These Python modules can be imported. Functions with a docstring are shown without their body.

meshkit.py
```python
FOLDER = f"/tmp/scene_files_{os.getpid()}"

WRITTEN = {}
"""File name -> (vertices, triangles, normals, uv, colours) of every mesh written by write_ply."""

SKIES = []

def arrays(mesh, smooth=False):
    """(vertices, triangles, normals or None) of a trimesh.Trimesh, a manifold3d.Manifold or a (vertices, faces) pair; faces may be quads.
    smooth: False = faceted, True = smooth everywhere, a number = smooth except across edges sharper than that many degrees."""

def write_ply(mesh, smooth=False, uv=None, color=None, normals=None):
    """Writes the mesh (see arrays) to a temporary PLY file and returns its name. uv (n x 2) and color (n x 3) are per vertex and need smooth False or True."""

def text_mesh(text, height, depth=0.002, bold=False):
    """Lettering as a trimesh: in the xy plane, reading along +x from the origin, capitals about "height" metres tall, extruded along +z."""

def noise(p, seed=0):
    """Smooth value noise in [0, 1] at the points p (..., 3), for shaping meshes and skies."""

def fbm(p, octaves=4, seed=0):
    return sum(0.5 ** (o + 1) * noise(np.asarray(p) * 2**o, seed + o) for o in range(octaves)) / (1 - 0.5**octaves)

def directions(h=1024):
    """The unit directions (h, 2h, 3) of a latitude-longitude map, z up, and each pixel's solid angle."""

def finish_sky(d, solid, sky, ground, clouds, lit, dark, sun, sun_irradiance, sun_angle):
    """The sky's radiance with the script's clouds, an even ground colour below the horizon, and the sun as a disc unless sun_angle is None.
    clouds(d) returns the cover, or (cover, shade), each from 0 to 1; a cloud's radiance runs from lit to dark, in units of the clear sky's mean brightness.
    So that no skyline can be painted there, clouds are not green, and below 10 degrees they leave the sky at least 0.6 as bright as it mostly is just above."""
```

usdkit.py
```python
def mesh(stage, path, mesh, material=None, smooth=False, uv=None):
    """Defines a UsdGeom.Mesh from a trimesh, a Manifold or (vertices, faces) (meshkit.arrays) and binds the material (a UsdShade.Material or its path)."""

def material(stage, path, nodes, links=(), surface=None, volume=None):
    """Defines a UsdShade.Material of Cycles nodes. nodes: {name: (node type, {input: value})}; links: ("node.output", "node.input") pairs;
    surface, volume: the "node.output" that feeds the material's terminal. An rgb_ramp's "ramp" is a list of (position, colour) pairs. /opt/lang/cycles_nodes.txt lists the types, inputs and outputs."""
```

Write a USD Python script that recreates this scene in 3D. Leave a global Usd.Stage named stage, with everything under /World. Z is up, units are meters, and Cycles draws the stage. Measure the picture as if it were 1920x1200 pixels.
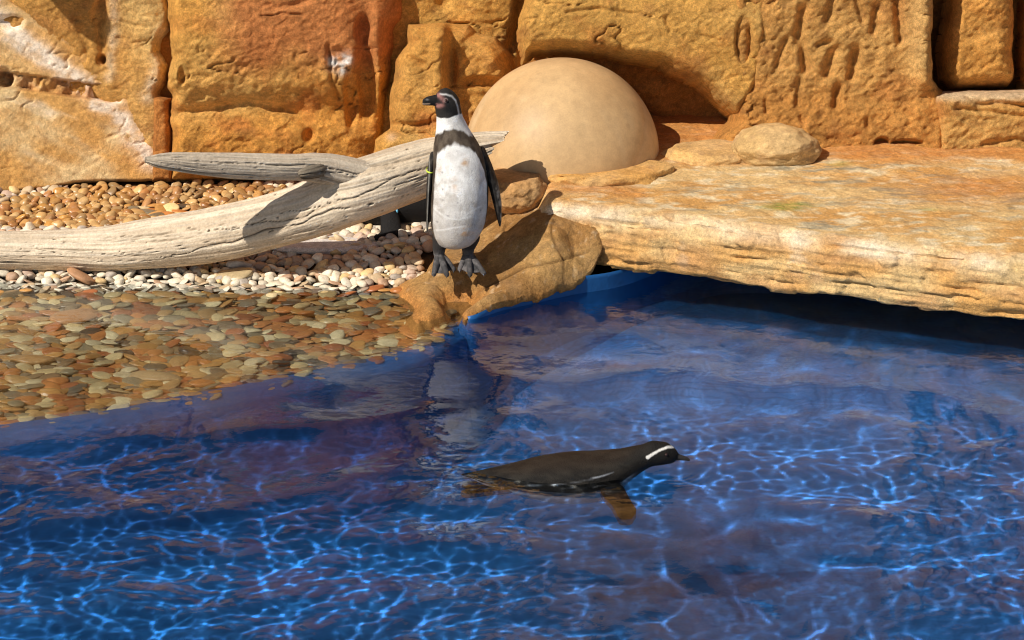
import math, numpy as np, trimesh, usdkit, meshkit, manifold3d as mf
from scipy.interpolate import RBFInterpolator
from scipy.spatial import cKDTree
from scipy.ndimage import gaussian_filter, map_coordinates
from pxr import Usd, UsdGeom, UsdLux, Gf, Sdf, UsdShade, Vt

# ------------------------------------------------------------------ camera, sky, sun
stage = Usd.Stage.CreateInMemory()
UsdGeom.Xform.Define(stage, '/World')
PITCH, CAMH, F = math.radians(20.0), 3.195, 5600.0
cam = UsdGeom.Camera.Define(stage, '/World/camera')
cam.CreateHorizontalApertureAttr(36.0)
cam.CreateFocalLengthAttr(36.0 * F / 1920)
cam.CreateClippingRangeAttr((0.1, 5000.0))
cam.CreateExposureAttr(0.28)
cam.AddTranslateOp().Set((0, 0, CAMH))
cam.AddRotateXOp().Set(90 - math.degrees(PITCH))
AZ, EL = math.radians(50), math.radians(43)          # the sun stands behind the viewer's left shoulder
TO_SUN = np.array([-math.sin(AZ) * math.cos(EL), -math.cos(AZ) * math.cos(EL), math.sin(EL)])
usdkit.material(stage, '/World/Looks/sky_light', {
    's': ('sky_texture', {'sky_type': 'single_scattering', 'sun_disc': False, 'sun_elevation': EL, 'sun_rotation': math.atan2(TO_SUN[0], TO_SUN[1])}),
    'b': ('background_shader', {'strength': 0.052})}, [('s.color', 'b.color')], surface='b.background')
dome = UsdLux.DomeLight.Define(stage, '/World/sky')
UsdShade.MaterialBindingAPI.Apply(dome.GetPrim()).Bind(UsdShade.Material.Get(stage, '/World/Looks/sky_light'))
sun = UsdLux.DistantLight.Define(stage, '/World/sun')
sun.CreateNormalizeAttr(True); sun.CreateIntensityAttr(1.15); sun.CreateAngleAttr(0.5); sun.CreateColorAttr((1, .93, .82))
sun.AddTransformOp().Set(Gf.Matrix4d().SetLookAt(Gf.Vec3d(*TO_SUN), Gf.Vec3d(0, 0, 0), Gf.Vec3d(0, 0, 1)).GetInverse())

# ------------------------------------------------------------------ helpers
CP, SP = math.cos(PITCH), math.sin(PITCH)
FWD, UP = np.array([0, CP, -SP]), np.array([0, SP, CP])
def at(px, py, y=None, z=None):
    """The point of the place seen at a pixel of the 1920 x 1200 photograph, at depth y or height z."""
    px, py = np.asarray(px, float), np.asarray(py, float)
    d = F * FWD + (px - 960)[..., None] * np.array([1.0, 0, 0]) - (py - 600)[..., None] * UP
    t = (np.asarray(y, float) / d[..., 1]) if y is not None else (np.asarray(z, float) - CAMH) / d[..., 2]
    return np.array([0, 0, CAMH]) + d * t[..., None]
def proj(P):
    P = np.asarray(P, float) - np.array([0, 0, CAMH])
    w = P @ FWD
    return 960 + F * P[..., 0] / w, 600 - F * (P @ UP) / w
fbm, noise = meshkit.fbm, meshkit.noise
def n1(P, s, seed=0, oct=4):
    return fbm(np.asarray(P) * s, oct, seed) * 2 - 1
def sstep(x, a, b):
    t = np.clip((np.asarray(x, float) - a) / (b - a), 0, 1)
    return t * t * (3 - 2 * t)
def lerp(a, b, t):
    t = np.asarray(t)[..., None]
    return np.asarray(a, float) * (1 - t) + np.asarray(b, float) * t
taken = {}
def numbered(name, parent='/World'):
    k = (parent, name); i = taken.get(k, 0); taken[k] = i + 1
    return f'{parent}/{name}' + (f'_{i:03d}' if i else '')
def tag(prim, label=None, cat=None, group=None, kind=None):
    p = prim.GetPrim() if hasattr(prim, 'GetPrim') else prim
    for k, v in (('label', label), ('category', cat), ('group', group), ('kind', kind)):
        if v: p.SetCustomDataByKey(k, v)
    return p
def add(name, mesh, material, tint=None, parent='/World', smooth=True, extra=None, **tags):
    if isinstance(mesh, trimesh.Trimesh): mesh = (np.array(mesh.vertices), np.array(mesh.faces))
    m = usdkit.mesh(stage, numbered(name, str(parent)), mesh, material, smooth=smooth)
    pv = UsdGeom.PrimvarsAPI(m)
    if tint is not None:
        tint = np.asarray(tint, float)
        if tint.ndim == 1:
            pv.CreatePrimvar('tint', Sdf.ValueTypeNames.Color3fArray, 'constant').Set(Vt.Vec3fArray([Gf.Vec3f(*map(float, tint))]))
        else:
            pv.CreatePrimvar('tint', Sdf.ValueTypeNames.Color3fArray, 'vertex').Set(Vt.Vec3fArray.FromNumpy(np.clip(tint, 0, 4).astype(np.float32)))
    for k, v in (extra or {}).items():
        pv.CreatePrimvar(k, Sdf.ValueTypeNames.Color3fArray, 'vertex').Set(Vt.Vec3fArray.FromNumpy(np.asarray(v, np.float32)))
    tag(m, **tags)
    return m.GetPrim()
def thing(name, label, cat, group=None):
    x = UsdGeom.Xform.Define(stage, numbered(name))
    tag(x, label, cat, group)
    return x.GetPrim().GetPath()
def grid_faces(n, m, keep=None):
    i, j = np.meshgrid(np.arange(n - 1), np.arange(m - 1), indexing='ij')
    a = (i * m + j).ravel()
    q = np.stack([a, a + 1, a + m + 1, a + m], 1)
    if keep is not None:
        q = q[keep[q].all(1)]
    return np.vstack([q[:, [0, 1, 2]], q[:, [0, 2, 3]]])
def compact(V, Fc, *arrs):
    used = np.unique(Fc); idx = np.full(len(V), -1); idx[used] = np.arange(len(used))
    return (V[used], idx[Fc]) + tuple(a[used] for a in arrs)
def grid_normals(P):
    du, dv = np.gradient(P, axis=0), np.gradient(P, axis=1)
    n = np.cross(du, dv); return n / (np.linalg.norm(n, axis=-1, keepdims=True) + 1e-12)

def mat(name, rough=.85, spec=.3, scales=((40, .25), (160, .25)), bump=((60, .004), (250, .0015)), coat=0., stretch=None, rough_noise=0.):
    """Colour from the mesh's own tint, broken up by noise; fine relief by bump."""
    n = {'a': ('attribute', {'attribute': 'tint'}), 'tc': ('texture_coordinate', {}), 'p': ('principled_bsdf', {'roughness': rough, 'specular_ior_level': spec, 'coat_weight': coat, 'coat_roughness': .15})}
    l, col, vec = [], 'a.color', 'tc.object'
    if stretch:
        n['mp'] = ('mapping', {'scale': stretch}); l.append((vec, 'mp.vector')); vec = 'mp.vector'
    for i, (s, amt) in enumerate(scales):
        n[f'n{i}'] = ('noise_texture', {'scale': s, 'detail': 4, 'roughness': .65})
        n[f'r{i}'] = ('map_range', {'from_min': .3, 'from_max': .7, 'to_min': 1 - amt, 'to_max': 1 + amt})
        n[f'm{i}'] = ('vector_math', {'math_type': 'scale'})
        l += [(vec, f'n{i}.vector'), (f'n{i}.fac', f'r{i}.value'), (col, f'm{i}.vector1'), (f'r{i}.result', f'm{i}.scale')]
        col = f'm{i}.vector'
    l.append((col, 'p.base_color'))
    prev = None
    for i, (s, dist) in enumerate(bump):
        n[f'bn{i}'] = ('noise_texture', {'scale': s, 'detail': 5, 'roughness': .6})
        n[f'b{i}'] = ('bump', {'strength': 1.0, 'distance': dist})
        l += [(vec, f'bn{i}.vector'), (f'bn{i}.fac', f'b{i}.height')]
        if prev: l.append((prev, f'b{i}.normal'))
        prev = f'b{i}.normal'
    if prev: l.append((prev, 'p.normal'))
    return usdkit.material(stage, f'/World/Looks/{name}', n, l, surface='p.BSDF')

M_ROCK = mat('sandstone', .9, .15, ((14, .2), (70, .28), (260, .3), (700, .22)), ((45, .008), (150, .006), (420, .004), (900, .0015)))
M_SMOOTHROCK = mat('worn_stone', .85, .2, ((14, .18), (70, .24), (260, .25), (700, .15)), ((60, .002), (220, .002), (500, .001)))
M_SLAB = mat('ledge_stone', .8, .25, ((20, .16), (90, .26), (300, .28), (700, .2)), ((50, .003), (170, .003), (420, .0015)))
M_WETROCK = mat('wet_stone', .35, .5, ((30, .15), (120, .2)), ((70, .004),))
M_PEBBLE = mat('pebble_stone', .6, .4, ((60, .15), (250, .15)), ((180, .001),))
M_WETPEBBLE = mat('wet_pebble', .35, .5, ((60, .15), (250, .15)), ())
M_WOOD = mat('weathered_wood', .85, .2, ((30, .12), (140, .18)), ((90, .0025), (400, .001)))
M_SPHERE = mat('smooth_render', .5, .3, ((5, .10), (30, .09), (200, .08)), ((300, .0004),))
M_FEATHER = mat('plumage', .65, .18, ((60, .08), (350, .18)), ((160, .0022), (420, .0018), (900, .0008)))
M_SKIN = mat('leathery_skin', .5, .4, ((80, .2), (300, .2)), ((260, .002),))
M_PAINT = mat('pool_paint', .45, .4, ((2.5, .14), (14, .1), (60, .06)), ((40, .002),))
M_SAND = mat('sandy_bed', .8, .3, ((40, .3), (160, .3)), ((90, .008),))
M_PLAIN = mat('coloured_plastic', .4, .5, (), ())
M_CONC = mat('pale_concrete', .8, .3, ((8, .12), (70, .1)), ((120, .002),))

# water: a clear sheet, mirror-like by Fresnel; a caustic light pattern is painted into its see-through colour ("focus")
usdkit.material(stage, '/World/Looks/water', {
    'g': ('geometry', {}), 'caust': ('attribute', {'attribute': 'painted_caustics'}),
    'd': ('vector_math', {'math_type': 'dot_product'}), 'ab': ('math', {'math_type': 'absolute'}),
    'om': ('math', {'math_type': 'subtract', 'value1': 1.0, 'use_clamp': True}), 'pw': ('math', {'math_type': 'power', 'value2': 5.0}),
    'fr': ('math', {'math_type': 'multiply_add', 'value2': .98, 'value3': .02}),
    't': ('transparent_bsdf', {}), 'gl': ('glossy_bsdf', {'roughness': 0.0, 'color': (1, 1, 1)}),
    'tc': ('texture_coordinate', {}), 'bn': ('noise_texture', {'scale': 26, 'detail': 2, 'roughness': .5}), 'b': ('bump', {'strength': 1.0, 'distance': .0012}),
    'rf': ('refraction_bsdf', {'IOR': 1.07, 'roughness': 0.0}), 'be': ('attribute', {'attribute': 'bend'}), 'mt': ('mix_closure', {}),
    'm': ('mix_closure', {})},
    [('g.normal', 'd.vector1'), ('g.incoming', 'd.vector2'), ('d.value', 'ab.value1'), ('ab.value', 'om.value2'), ('om.value', 'pw.value1'), ('pw.value', 'fr.value1'),
     ('tc.object', 'bn.vector'), ('bn.fac', 'b.height'), ('b.normal', 'gl.normal'),
     ('caust.color', 't.color'), ('fr.value', 'm.fac'), ('caust.color', 'rf.color'), ('t.BSDF', 'mt.closure1'), ('rf.BSDF', 'mt.closure2'), ('be.fac', 'mt.fac'), ('mt.closure', 'm.closure1'), ('gl.BSDF', 'm.closure2')], surface='m.closure')
M_WATER = '/World/Looks/water'

PAINT = (.008, .084, .26)
ORANGE, YELLOW, RED, BROWN, CREAM = (.60, .28, .060), (.66, .39, .12), (.52, .18, .042), (.30, .13, .045), (.66, .50, .28)

# ------------------------------------------------------------------ ground around the pool
POOL_X, POOL_Y0, POOL_Y1, FLOOR_Z = 4.2, 3.2, 10.9, -.50
def ground():
    X0, X1, Y0, Y1, B, z = -POOL_X, POOL_X, POOL_Y0, POOL_Y1, 900., .3
    V = [(-B, -B, z), (B, -B, z), (B, B, z), (-B, B, z), (X0, Y0, z), (X1, Y0, z), (X1, Y1, z), (X0, Y1, z), (X0, Y0, -1.4), (X1, Y0, -1.4), (X1, Y1, -1.4), (X0, Y1, -1.4)]
    Q = [(0, 1, 5, 4), (1, 2, 6, 5), (2, 3, 7, 6), (3, 0, 4, 7), (4, 5, 9, 8), (5, 6, 10, 9), (6, 7, 11, 10), (7, 4, 8, 11)]
    add('ground', (np.array(V, float), np.array(Q)), M_CONC, (.36, .31, .25), smooth=False, kind='structure')
ground()
# the painted basin floor
gx, gy = np.meshgrid(np.linspace(-POOL_X, POOL_X, 160), np.linspace(POOL_Y0, POOL_Y1, 240), indexing='ij')
front_ = np.interp(gx, [.241, .905, 1.46, 2.2], [9.13, 8.855, 8.64, 8.35])
gz = FLOOR_Z + (-.15 - FLOOR_Z) * sstep(gy - front_ + .03 * n1(np.stack([gx, gy, 0 * gx], -1), 3), -.75, .08)
add('pool_floor', (np.stack([gx, gy, gz + .012 * n1(np.stack([gx, gy, 0 * gx], -1), 1.2)], -1).reshape(-1, 3), grid_faces(160, 240)), M_PAINT, PAINT, kind='structure')

# ------------------------------------------------------------------ the shelf's edge and the pool wall
# waterline of the pool's edge, left to right: first the sunk rim of the pebble shelf, then the wall under the flat rock and the ledge
RIM_Z = -.035
rim_px = [(-420, 856), (-200, 838), (0, 806), (180, 783), (350, 750), (520, 718), (660, 688), (790, 652), (868, 612)]
rim = [at(a, b, z=RIM_Z)[:2] for a, b in rim_px]
wall_px = [(882, 598), (940, 582), (1010, 566), (1080, 551), (1140, 541)]
rim += [at(a, b, z=0)[:2] for a, b in wall_px]
rim += [np.array(p) for p in [(.75, 9.45), (1.6, 9.42), (2.6, 9.2)]]
rim = np.array(rim)
def resample(P, step):
    P = np.asarray(P, float); s = np.r_[0, np.cumsum(np.linalg.norm(np.diff(P, axis=0), axis=1))]
    t = np.linspace(0, s[-1], max(2, int(s[-1] / step) + 1))
    return np.stack([np.interp(t, s, P[:, k]) for k in range(P.shape[1])], 1)
from scipy.interpolate import CubicSpline, PchipInterpolator
def rounded(P, step):
    P = np.asarray(P, float); s = np.r_[0, np.cumsum(np.linalg.norm(np.diff(P, axis=0), axis=1))]
    t = np.linspace(0, s[-1], int(s[-1] / step) + 1)
    return PchipInterpolator(s, P)(t)
rimc = rounded(rim, .012)
def rim_y(x):
    return np.interp(x, rimc[:, 0], rimc[:, 1])
def pool_wall():
    t = np.linspace(0, 1, 40)
    # where the flat rock and ledge stand over the basin the wall rises above the water, elsewhere it ends at the sunk rim
    wx = [at(a, b, z=0)[0] for a, b in wall_px]
    top = np.interp(rimc[:, 0], [at(862, 612, z=0)[0], at(872, 606, z=0)[0], *wx, 2.6], [RIM_Z, .002, .012, .032, .046, .058, .056, .048])
    P = np.zeros((len(rimc), len(t) + 1, 3))
    nrm = np.gradient(rimc, axis=0); nrm = np.stack([nrm[:, 1], -nrm[:, 0]], 1); nrm /= np.linalg.norm(nrm, axis=1, keepdims=True)
    for k, u in enumerate(t):
        z = top * (1 - u) + (FLOOR_Z - .03) * u
        sunk = (top < 0)
        out = (.004 + .045 * sunk * min(u / .12, 1) + .06 * u ** 2)
        out = gaussian_filter(np.broadcast_to(out, top.shape).astype(float), 2)[:, None]
        z = z if u > .12 else np.where(sunk, top + (z - top) * .55, z)
        P[:, k + 1, :2] = rimc + nrm * out; P[:, k + 1, 2] = z
    P[:, 0, :2] = rimc - nrm * np.where(top < 0, .05, .004)[:, None]; P[:, 0, 2] = top - .004
    P[:, :, :2] += (.006 * n1(np.stack([P[..., 0], P[..., 1], P[..., 2]], -1), 9))[..., None]
    add('pool_wall', (P.reshape(-1, 3), grid_faces(len(rimc), len(t) + 1)[:, ::-1]), M_PAINT, PAINT, label='blue painted side wall of the pool under the pebble shelf', cat='pool wall')
pool_wall()

# ------------------------------------------------------------------ the bank under the pebbles
bank_pts = [(-300, 350, .03), (0, 352, .02), (330, 340, .015), (640, 330, .03), (900, 330, .06), (0, 420, .01), (300, 400, -.004), (560, 380, .01), (760, 400, .06), (900, 400, .08),
            (-300, 480, .03), (0, 490, .022), (250, 490, .02), (450, 480, .03), (640, 450, .05), (780, 440, .07), (0, 527, -.002), (300, 528, -.002), (600, 530, -.001), (720, 520, .012),
            (-300, 530, -.002), (0, 600, -.030), (400, 600, -.030), (700, 590, -.028), (0, 700, -.045), (400, 690, -.044), (700, 640, -.036), (-300, 700, -.045), (0, 810, -.05), (-300, 830, -.05),
            (350, 760, -.05), (660, 700, -.05), (800, 660, -.045), (850, 600, -.03), (1000, 480, .02), (1100, 440, .05), (1250, 330, .12)]
bank_w = np.array([at(a, b, z=c) for a, b, c in bank_pts])
bank_f = RBFInterpolator(bank_w[:, :2], bank_w[:, 2], smoothing=.0005, kernel='thin_plate_spline')
def bank_z(x, y):
    q = np.stack([np.ravel(x), np.ravel(y)], 1)
    return np.clip(bank_f(q), -.055, .14).reshape(np.shape(x))
def bank():
    xs = np.arange(-2.3, .75, .015); v = np.linspace(0, 1, 150)
    X = np.repeat(xs[:, None], len(v), 1); y0 = rim_y(xs)[:, None] + .03
    Y = y0 + (10.6 - y0) * v[None]
    Z = bank_z(X, Y) - .012 + .004 * n1(np.stack([X, Y, 0 * X], -1), 14)
    P = np.stack([X, Y, Z], -1)
    # a side that drops behind the pool wall
    P = np.concatenate([np.stack([P[:, 0, 0], P[:, 0, 1], 0 * xs - .6], -1)[:, None], P], 1)
    c = lerp((.16, .085, .03), (.09, .05, .02), sstep(n1(P, 3), -.4, .4))
    add('bank', (P.reshape(-1, 3), grid_faces(*P.shape[:2])[:, ::-1]), M_SAND, c.reshape(-1, 3), kind='structure')
bank()

# ------------------------------------------------------------------ rock walls: relief blocks
DIR = np.array([0, -math.cos(math.radians(17)), math.sin(math.radians(17))])     # rock faces lean back a little
def seg_dist(q, a, b):
    d = b - a; t = np.clip(((q - a) @ d) / (d @ d + 1e-12), 0, 1)
    return np.linalg.norm(q - a - t[:, None] * d, axis=1)
def poly_sd(q, poly):
    d = np.min([seg_dist(q, poly[i], poly[(i + 1) % len(poly)]) for i in range(len(poly))], axis=0)
    inside = np.zeros(len(q), bool); x, y = q[:, 0], q[:, 1]
    for i in range(len(poly)):
        (x0, y0), (x1, y1) = poly[i], poly[(i + 1) % len(poly)]
        c = ((y0 > y) != (y1 > y)) & (x < (x1 - x0) * (y - y0) / (y1 - y0 + 1e-12) + x0)
        inside ^= c
    return np.where(inside, d, -d)
def line_d(u, v, pts):
    q = np.stack([u, v], 1); pts = np.asarray(pts, float)
    return np.min([seg_dist(q, pts[i], pts[i + 1]) for i in range(len(pts) - 1)], axis=0)
def relief(name, outline, Y, thick, R, feat, tintf, label, cat='rock', back=.12, res=.0052, seed=0, wob=6, rough=1., material=None):
    """A rock block: an outline on an upright plane at depth Y (corners given as seen in the photograph), bulging towards the viewer with rounded edges."""
    O = np.array(outline, float)
    W = at(O[:, 0], O[:, 1], y=Y)
    x0, x1 = W[:, 0].min(), W[:, 0].max(); z0, z1 = W[:, 2].min(), W[:, 2].max()
    xs = np.arange(max(x0, -2.6), min(x1, 2.6) + res, res)
    zt = at(960, -25, y=Y)[2]
    zs = np.arange(z0, min(z1, zt) + res, res)
    if z1 > zt: zs = np.r_[zs, np.arange(zs[-1] + .02, z1 + .02, .022)]
    fx = (np.abs(xs) < 1.85)
    xs = np.r_[xs[fx], np.arange(1.87, xs[-1], .022) if xs[-1] > 1.87 else [], ]
    if x0 < -1.87: xs = np.r_[np.arange(max(x0, -2.6), -1.86, .022), xs]
    xs = np.unique(xs)
    X, Z = np.meshgrid(xs, zs, indexing='ij')
    P0 = np.stack([X, np.full_like(X, Y), Z], -1).reshape(-1, 3)
    u, v = proj(P0)
    uu = u + wob * n1(P0, 9, seed + 3) + wob * .5 * n1(P0, 30, seed + 5); vv = v + wob * n1(P0, 9, seed + 4) + wob * .5 * n1(P0, 30, seed + 6)
    sd = poly_sd(np.stack([uu, vv], 1), O) / 570.
    G = sd.reshape(X.shape); g0, g1 = np.gradient(G, xs, zs); g0, g1 = g0.ravel(), g1.ravel(); gg = np.hypot(g0, g1) + 1e-6
    snap = np.abs(sd) < .48 * res
    P0[snap, 0] -= (sd * g0 / gg ** 2)[snap]; P0[snap, 2] -= (sd * g1 / gg ** 2)[snap]
    keep = sd > -.48 * res
    sd = np.where(snap, 0, sd)
    t = np.clip(sd / R, 0, 1)
    d = -back + (back + thick) * np.sqrt(1 - (1 - t) ** 2)
    P = np.stack([P0[:, 0], np.full(len(P0), float(seed)), P0[:, 2]], 1)
    d = d + feat(u, v, P, d)
    rid = 1 - np.abs(n1(P * np.array([1, 1, 1.3]), 10, seed + 8, 3)) * 2.2
    blk = n1(P * np.array([1.2, 1, .8]), 9, seed + 9, 2) * 4
    ter = (np.floor(blk) + sstep(blk - np.floor(blk), .75, 1.0)) / 4
    crk = np.exp(-(n1(P * np.array([1.0, 1, 1.5]), 6, seed + 12, 3) / .018) ** 2) * sstep(n1(P, 5, seed + 13, 2), .05, .3)
    d += rough * (.014 * n1(P, 4, seed, 2) + 0.009 * ter + .0028 * n1(P, 30, seed + 1, 3) + .0032 * n1(P, 75, seed + 2, 3) - .004 * np.maximum(0, rid) ** 3 - .016 * crk)
    Fc = grid_faces(len(xs), len(zs), keep)
    V = P0 + d[:, None] * DIR
    T = tintf(u, v, P, d)
    V, Fc, T = compact(V, Fc, T)
    return add(name, (V, Fc), material or M_ROCK, T, label=label, cat=cat)
def rock_tint(u, v, P, d, seed=0, a=ORANGE, b=YELLOW, c=RED):
    k = n1(P, 3.2, 40 + seed); k2 = n1(P, 7, 50 + seed); k3 = n1(P, 22, 60 + seed)
    T = lerp(a, b, sstep(k, -.15, .45))
    T = lerp(T, c, .75 * sstep(k2, .1, .6))
    T = lerp(T, BROWN, .38 * sstep(k3, .15, .6))
    return T
def pit(u, v, cu, cv, ru, rv, depth, soft=.5):
    r = np.hypot((u - cu) / ru, (v - cv) / rv)
    return -depth * (1 - sstep(r, 1 - soft, 1 + soft * .4))
def groove(u, v, pts, w, depth):
    return -depth * np.exp(-(line_d(u, v, pts) / w) ** 2)
TOPV = -980          # the walls go on well above the picture's edge

def pocks(P, s, amt, seed, lo=.12, hi=.5):
    return -amt * sstep(n1(P, s, seed, 2), lo, hi)

# wall far left, behind the smooth slope
def f_left(u, v, P, d):
    o = groove(u, v, [(196, 0), (190, 60), (193, 115)], 7, .02) + pit(u, v, 191, 112, 9, 10, .05) + pit(u, v, 188, 25, 14, 26, .018)
    o += groove(u, v, [(150, 60), (165, 90), (160, 110)], 6, .012) + .010 * np.exp(-((u - 212) / 14) ** 2)
    o += groove(u, v, [(230, 40), (250, 48), (280, 52)], 3, .008) + groove(u, v, [(222, 70), (250, 82), (275, 78)], 3, .008)
    e = ((u - 30) * 238 - (v - 52) * 246) / math.hypot(238, 246)
    return o * (e > -25) + .03 * (sstep(u, 205, 300)) - .03 - .05 * sstep(-e, 0, 60)
def t_left(u, v, P, d):
    T = rock_tint(u, v, P, d, 1, (.58, .30, .08), (.64, .42, .16), (.52, .24, .07))
    s = np.exp(-(line_d(u, v, [(214, -60), (216, 60), (206, 145)]) / 9) ** 2) * .7
    s = np.maximum(s, .8 * np.exp(-(line_d(u, v, [(308, 60), (300, 130), (280, 180)]) / 13) ** 2))
    return lerp(T, (.72, .58, .40), np.clip(s * (.7 + n1(P, 25, 3)), 0, .8))
relief('rock_wall', [(-700, 330), (-700, -230), (-200, -280), (120, -255), (320, -240), (322, 0), (324, 30), (320, 60), (306, 74), (302, 95), (318, 116), (315, 150), (302, 176), (316, 200), (319, 240), (320, 330)], 10.26, .06, .03, f_left, t_left,
       'yellow ochre rock wall rising behind the smooth white-streaked slope', 'rock wall', seed=1)
relief('rock_recess', [(230, 345), (230, -200), (420, -200), (420, 345)], 10.30, .02, .04, lambda u, v, P, d: 0 * u, lambda u, v, P, d: rock_tint(u, v, P, d, 15, (.40, .17, .04), (.42, .19, .05), (.3, .1, .03)),
       'dark rock at the back of the long crack left of the big block', seed=15, res=.02)
# a narrow broken strip in the crack
def f_strip(u, v, P, d):
    return groove(u, v, [(318, 195), (322, 290)], 6, .02)
relief('rock_strip', [(282, 345), (284, 182), (300, 176), (322, 178), (330, 345)], 10.2, .05, .02, f_strip, lambda u, v, P, d: rock_tint(u, v, P, d, 2, (.46, .19, .05), (.5, .24, .07), (.36, .13, .04)),
       'narrow reddish rock strip in the foot of the long crack', seed=2, wob=4)
# the big bulging block
def f_big(u, v, P, d):
    o = .05 * np.exp(-((v - 90) / 120) ** 2) - .05 * sstep(v, 150, 215) + .045 * sstep(v, 205, 262)
    o += pit(u, v, 352, 145, 7, 18, .03) + pit(u, v, 662, 190, 12, 60, .035) + pit(u, v, 690, 150, 22, 70, .07, .6) + pit(u, v, 686, 60, 16, 30, .05)
    o += groove(u, v, [(622, 90), (628, 150), (640, 185)], 4, .02) + pit(u, v, 640, 110, 24, 18, .02)
    o += groove(u, v, [(330, 215), (400, 205), (470, 192), (520, 200), (560, 215), (590, 250)], 8, .022) + groove(u, v, [(520, 20), (560, 15), (590, 5)], 6, .012)
    o += pit(u, v, 585, 255, 12, 14, .03) - .05 * sstep(u, 650, 720) + .03 * np.exp(-((u - 712) / 16) ** 2)
    rg = sstep(v, 60, 130)
    o += rg * (.006 * n1(P, 34, 31, 3) - .006 * sstep(n1(P, 26, 33, 2), .15, .5))
    return o
def t_big(u, v, P, d):
    T = rock_tint(u, v, P, d, 3)
    r = sstep(u + 30 * n1(P, 8, 9), 380, 480) * (1 - sstep(v + 30 * n1(P, 8, 10), 90, 170)) 
    T = lerp(T, (.50, .17, .055), .85 * r)
    T = lerp(T, (.62, .33, .08), .6 * (1 - sstep(u, 330, 430)) * (1 - sstep(v, 100, 240)))
    w = np.maximum.reduce([np.exp(-(np.hypot((u - a) / 10, (v - b) / 12)) ** 2) for a, b in ((655, 115), (632, 120), (646, 130))])
    return lerp(T, (.8, .78, .74), np.clip(1.6 * w * (.5 + n1(P, 60, 8)), 0, 1))
relief('rock_block', [(318, 345), (315, 290), (319, 250), (311, 212), (318, 182), (310, 165), (312, 140), (324, 108), (318, 84), (316, 50), (314, 20), (316, -20), (318, -330), (520, -450), (760, -400), (770, -40), (765, 40), (752, 60), (745, 110), (742, 180), (730, 250), (720, 345)], 10.22, .17, .07, f_big, t_big,
       'large bulging orange block with a red patch, left of the penguin\'s head', seed=3)
# rear wall between the big block and the overhang
def f_gap(u, v, P, d):
    return groove(u, v, [(975, 0), (968, 60), (955, 95)], 9, .05) + pit(u, v, 835, -10, 20, 30, .03) + .02 * np.exp(-((u - 900) / 30) ** 2)
relief('rock_wall', [(690, 345), (690, -400), (960, -430), (992, 0), (975, 60), (985, 130), (985, 345)], 10.2, .05, .06, f_gap, lambda u, v, P, d: rock_tint(u, v, P, d, 4, (.58, .31, .075), (.62, .38, .12), (.48, .2, .05)),
       'recessed yellow rock wall above the flat-topped pillar', 'rock wall', seed=4)
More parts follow.
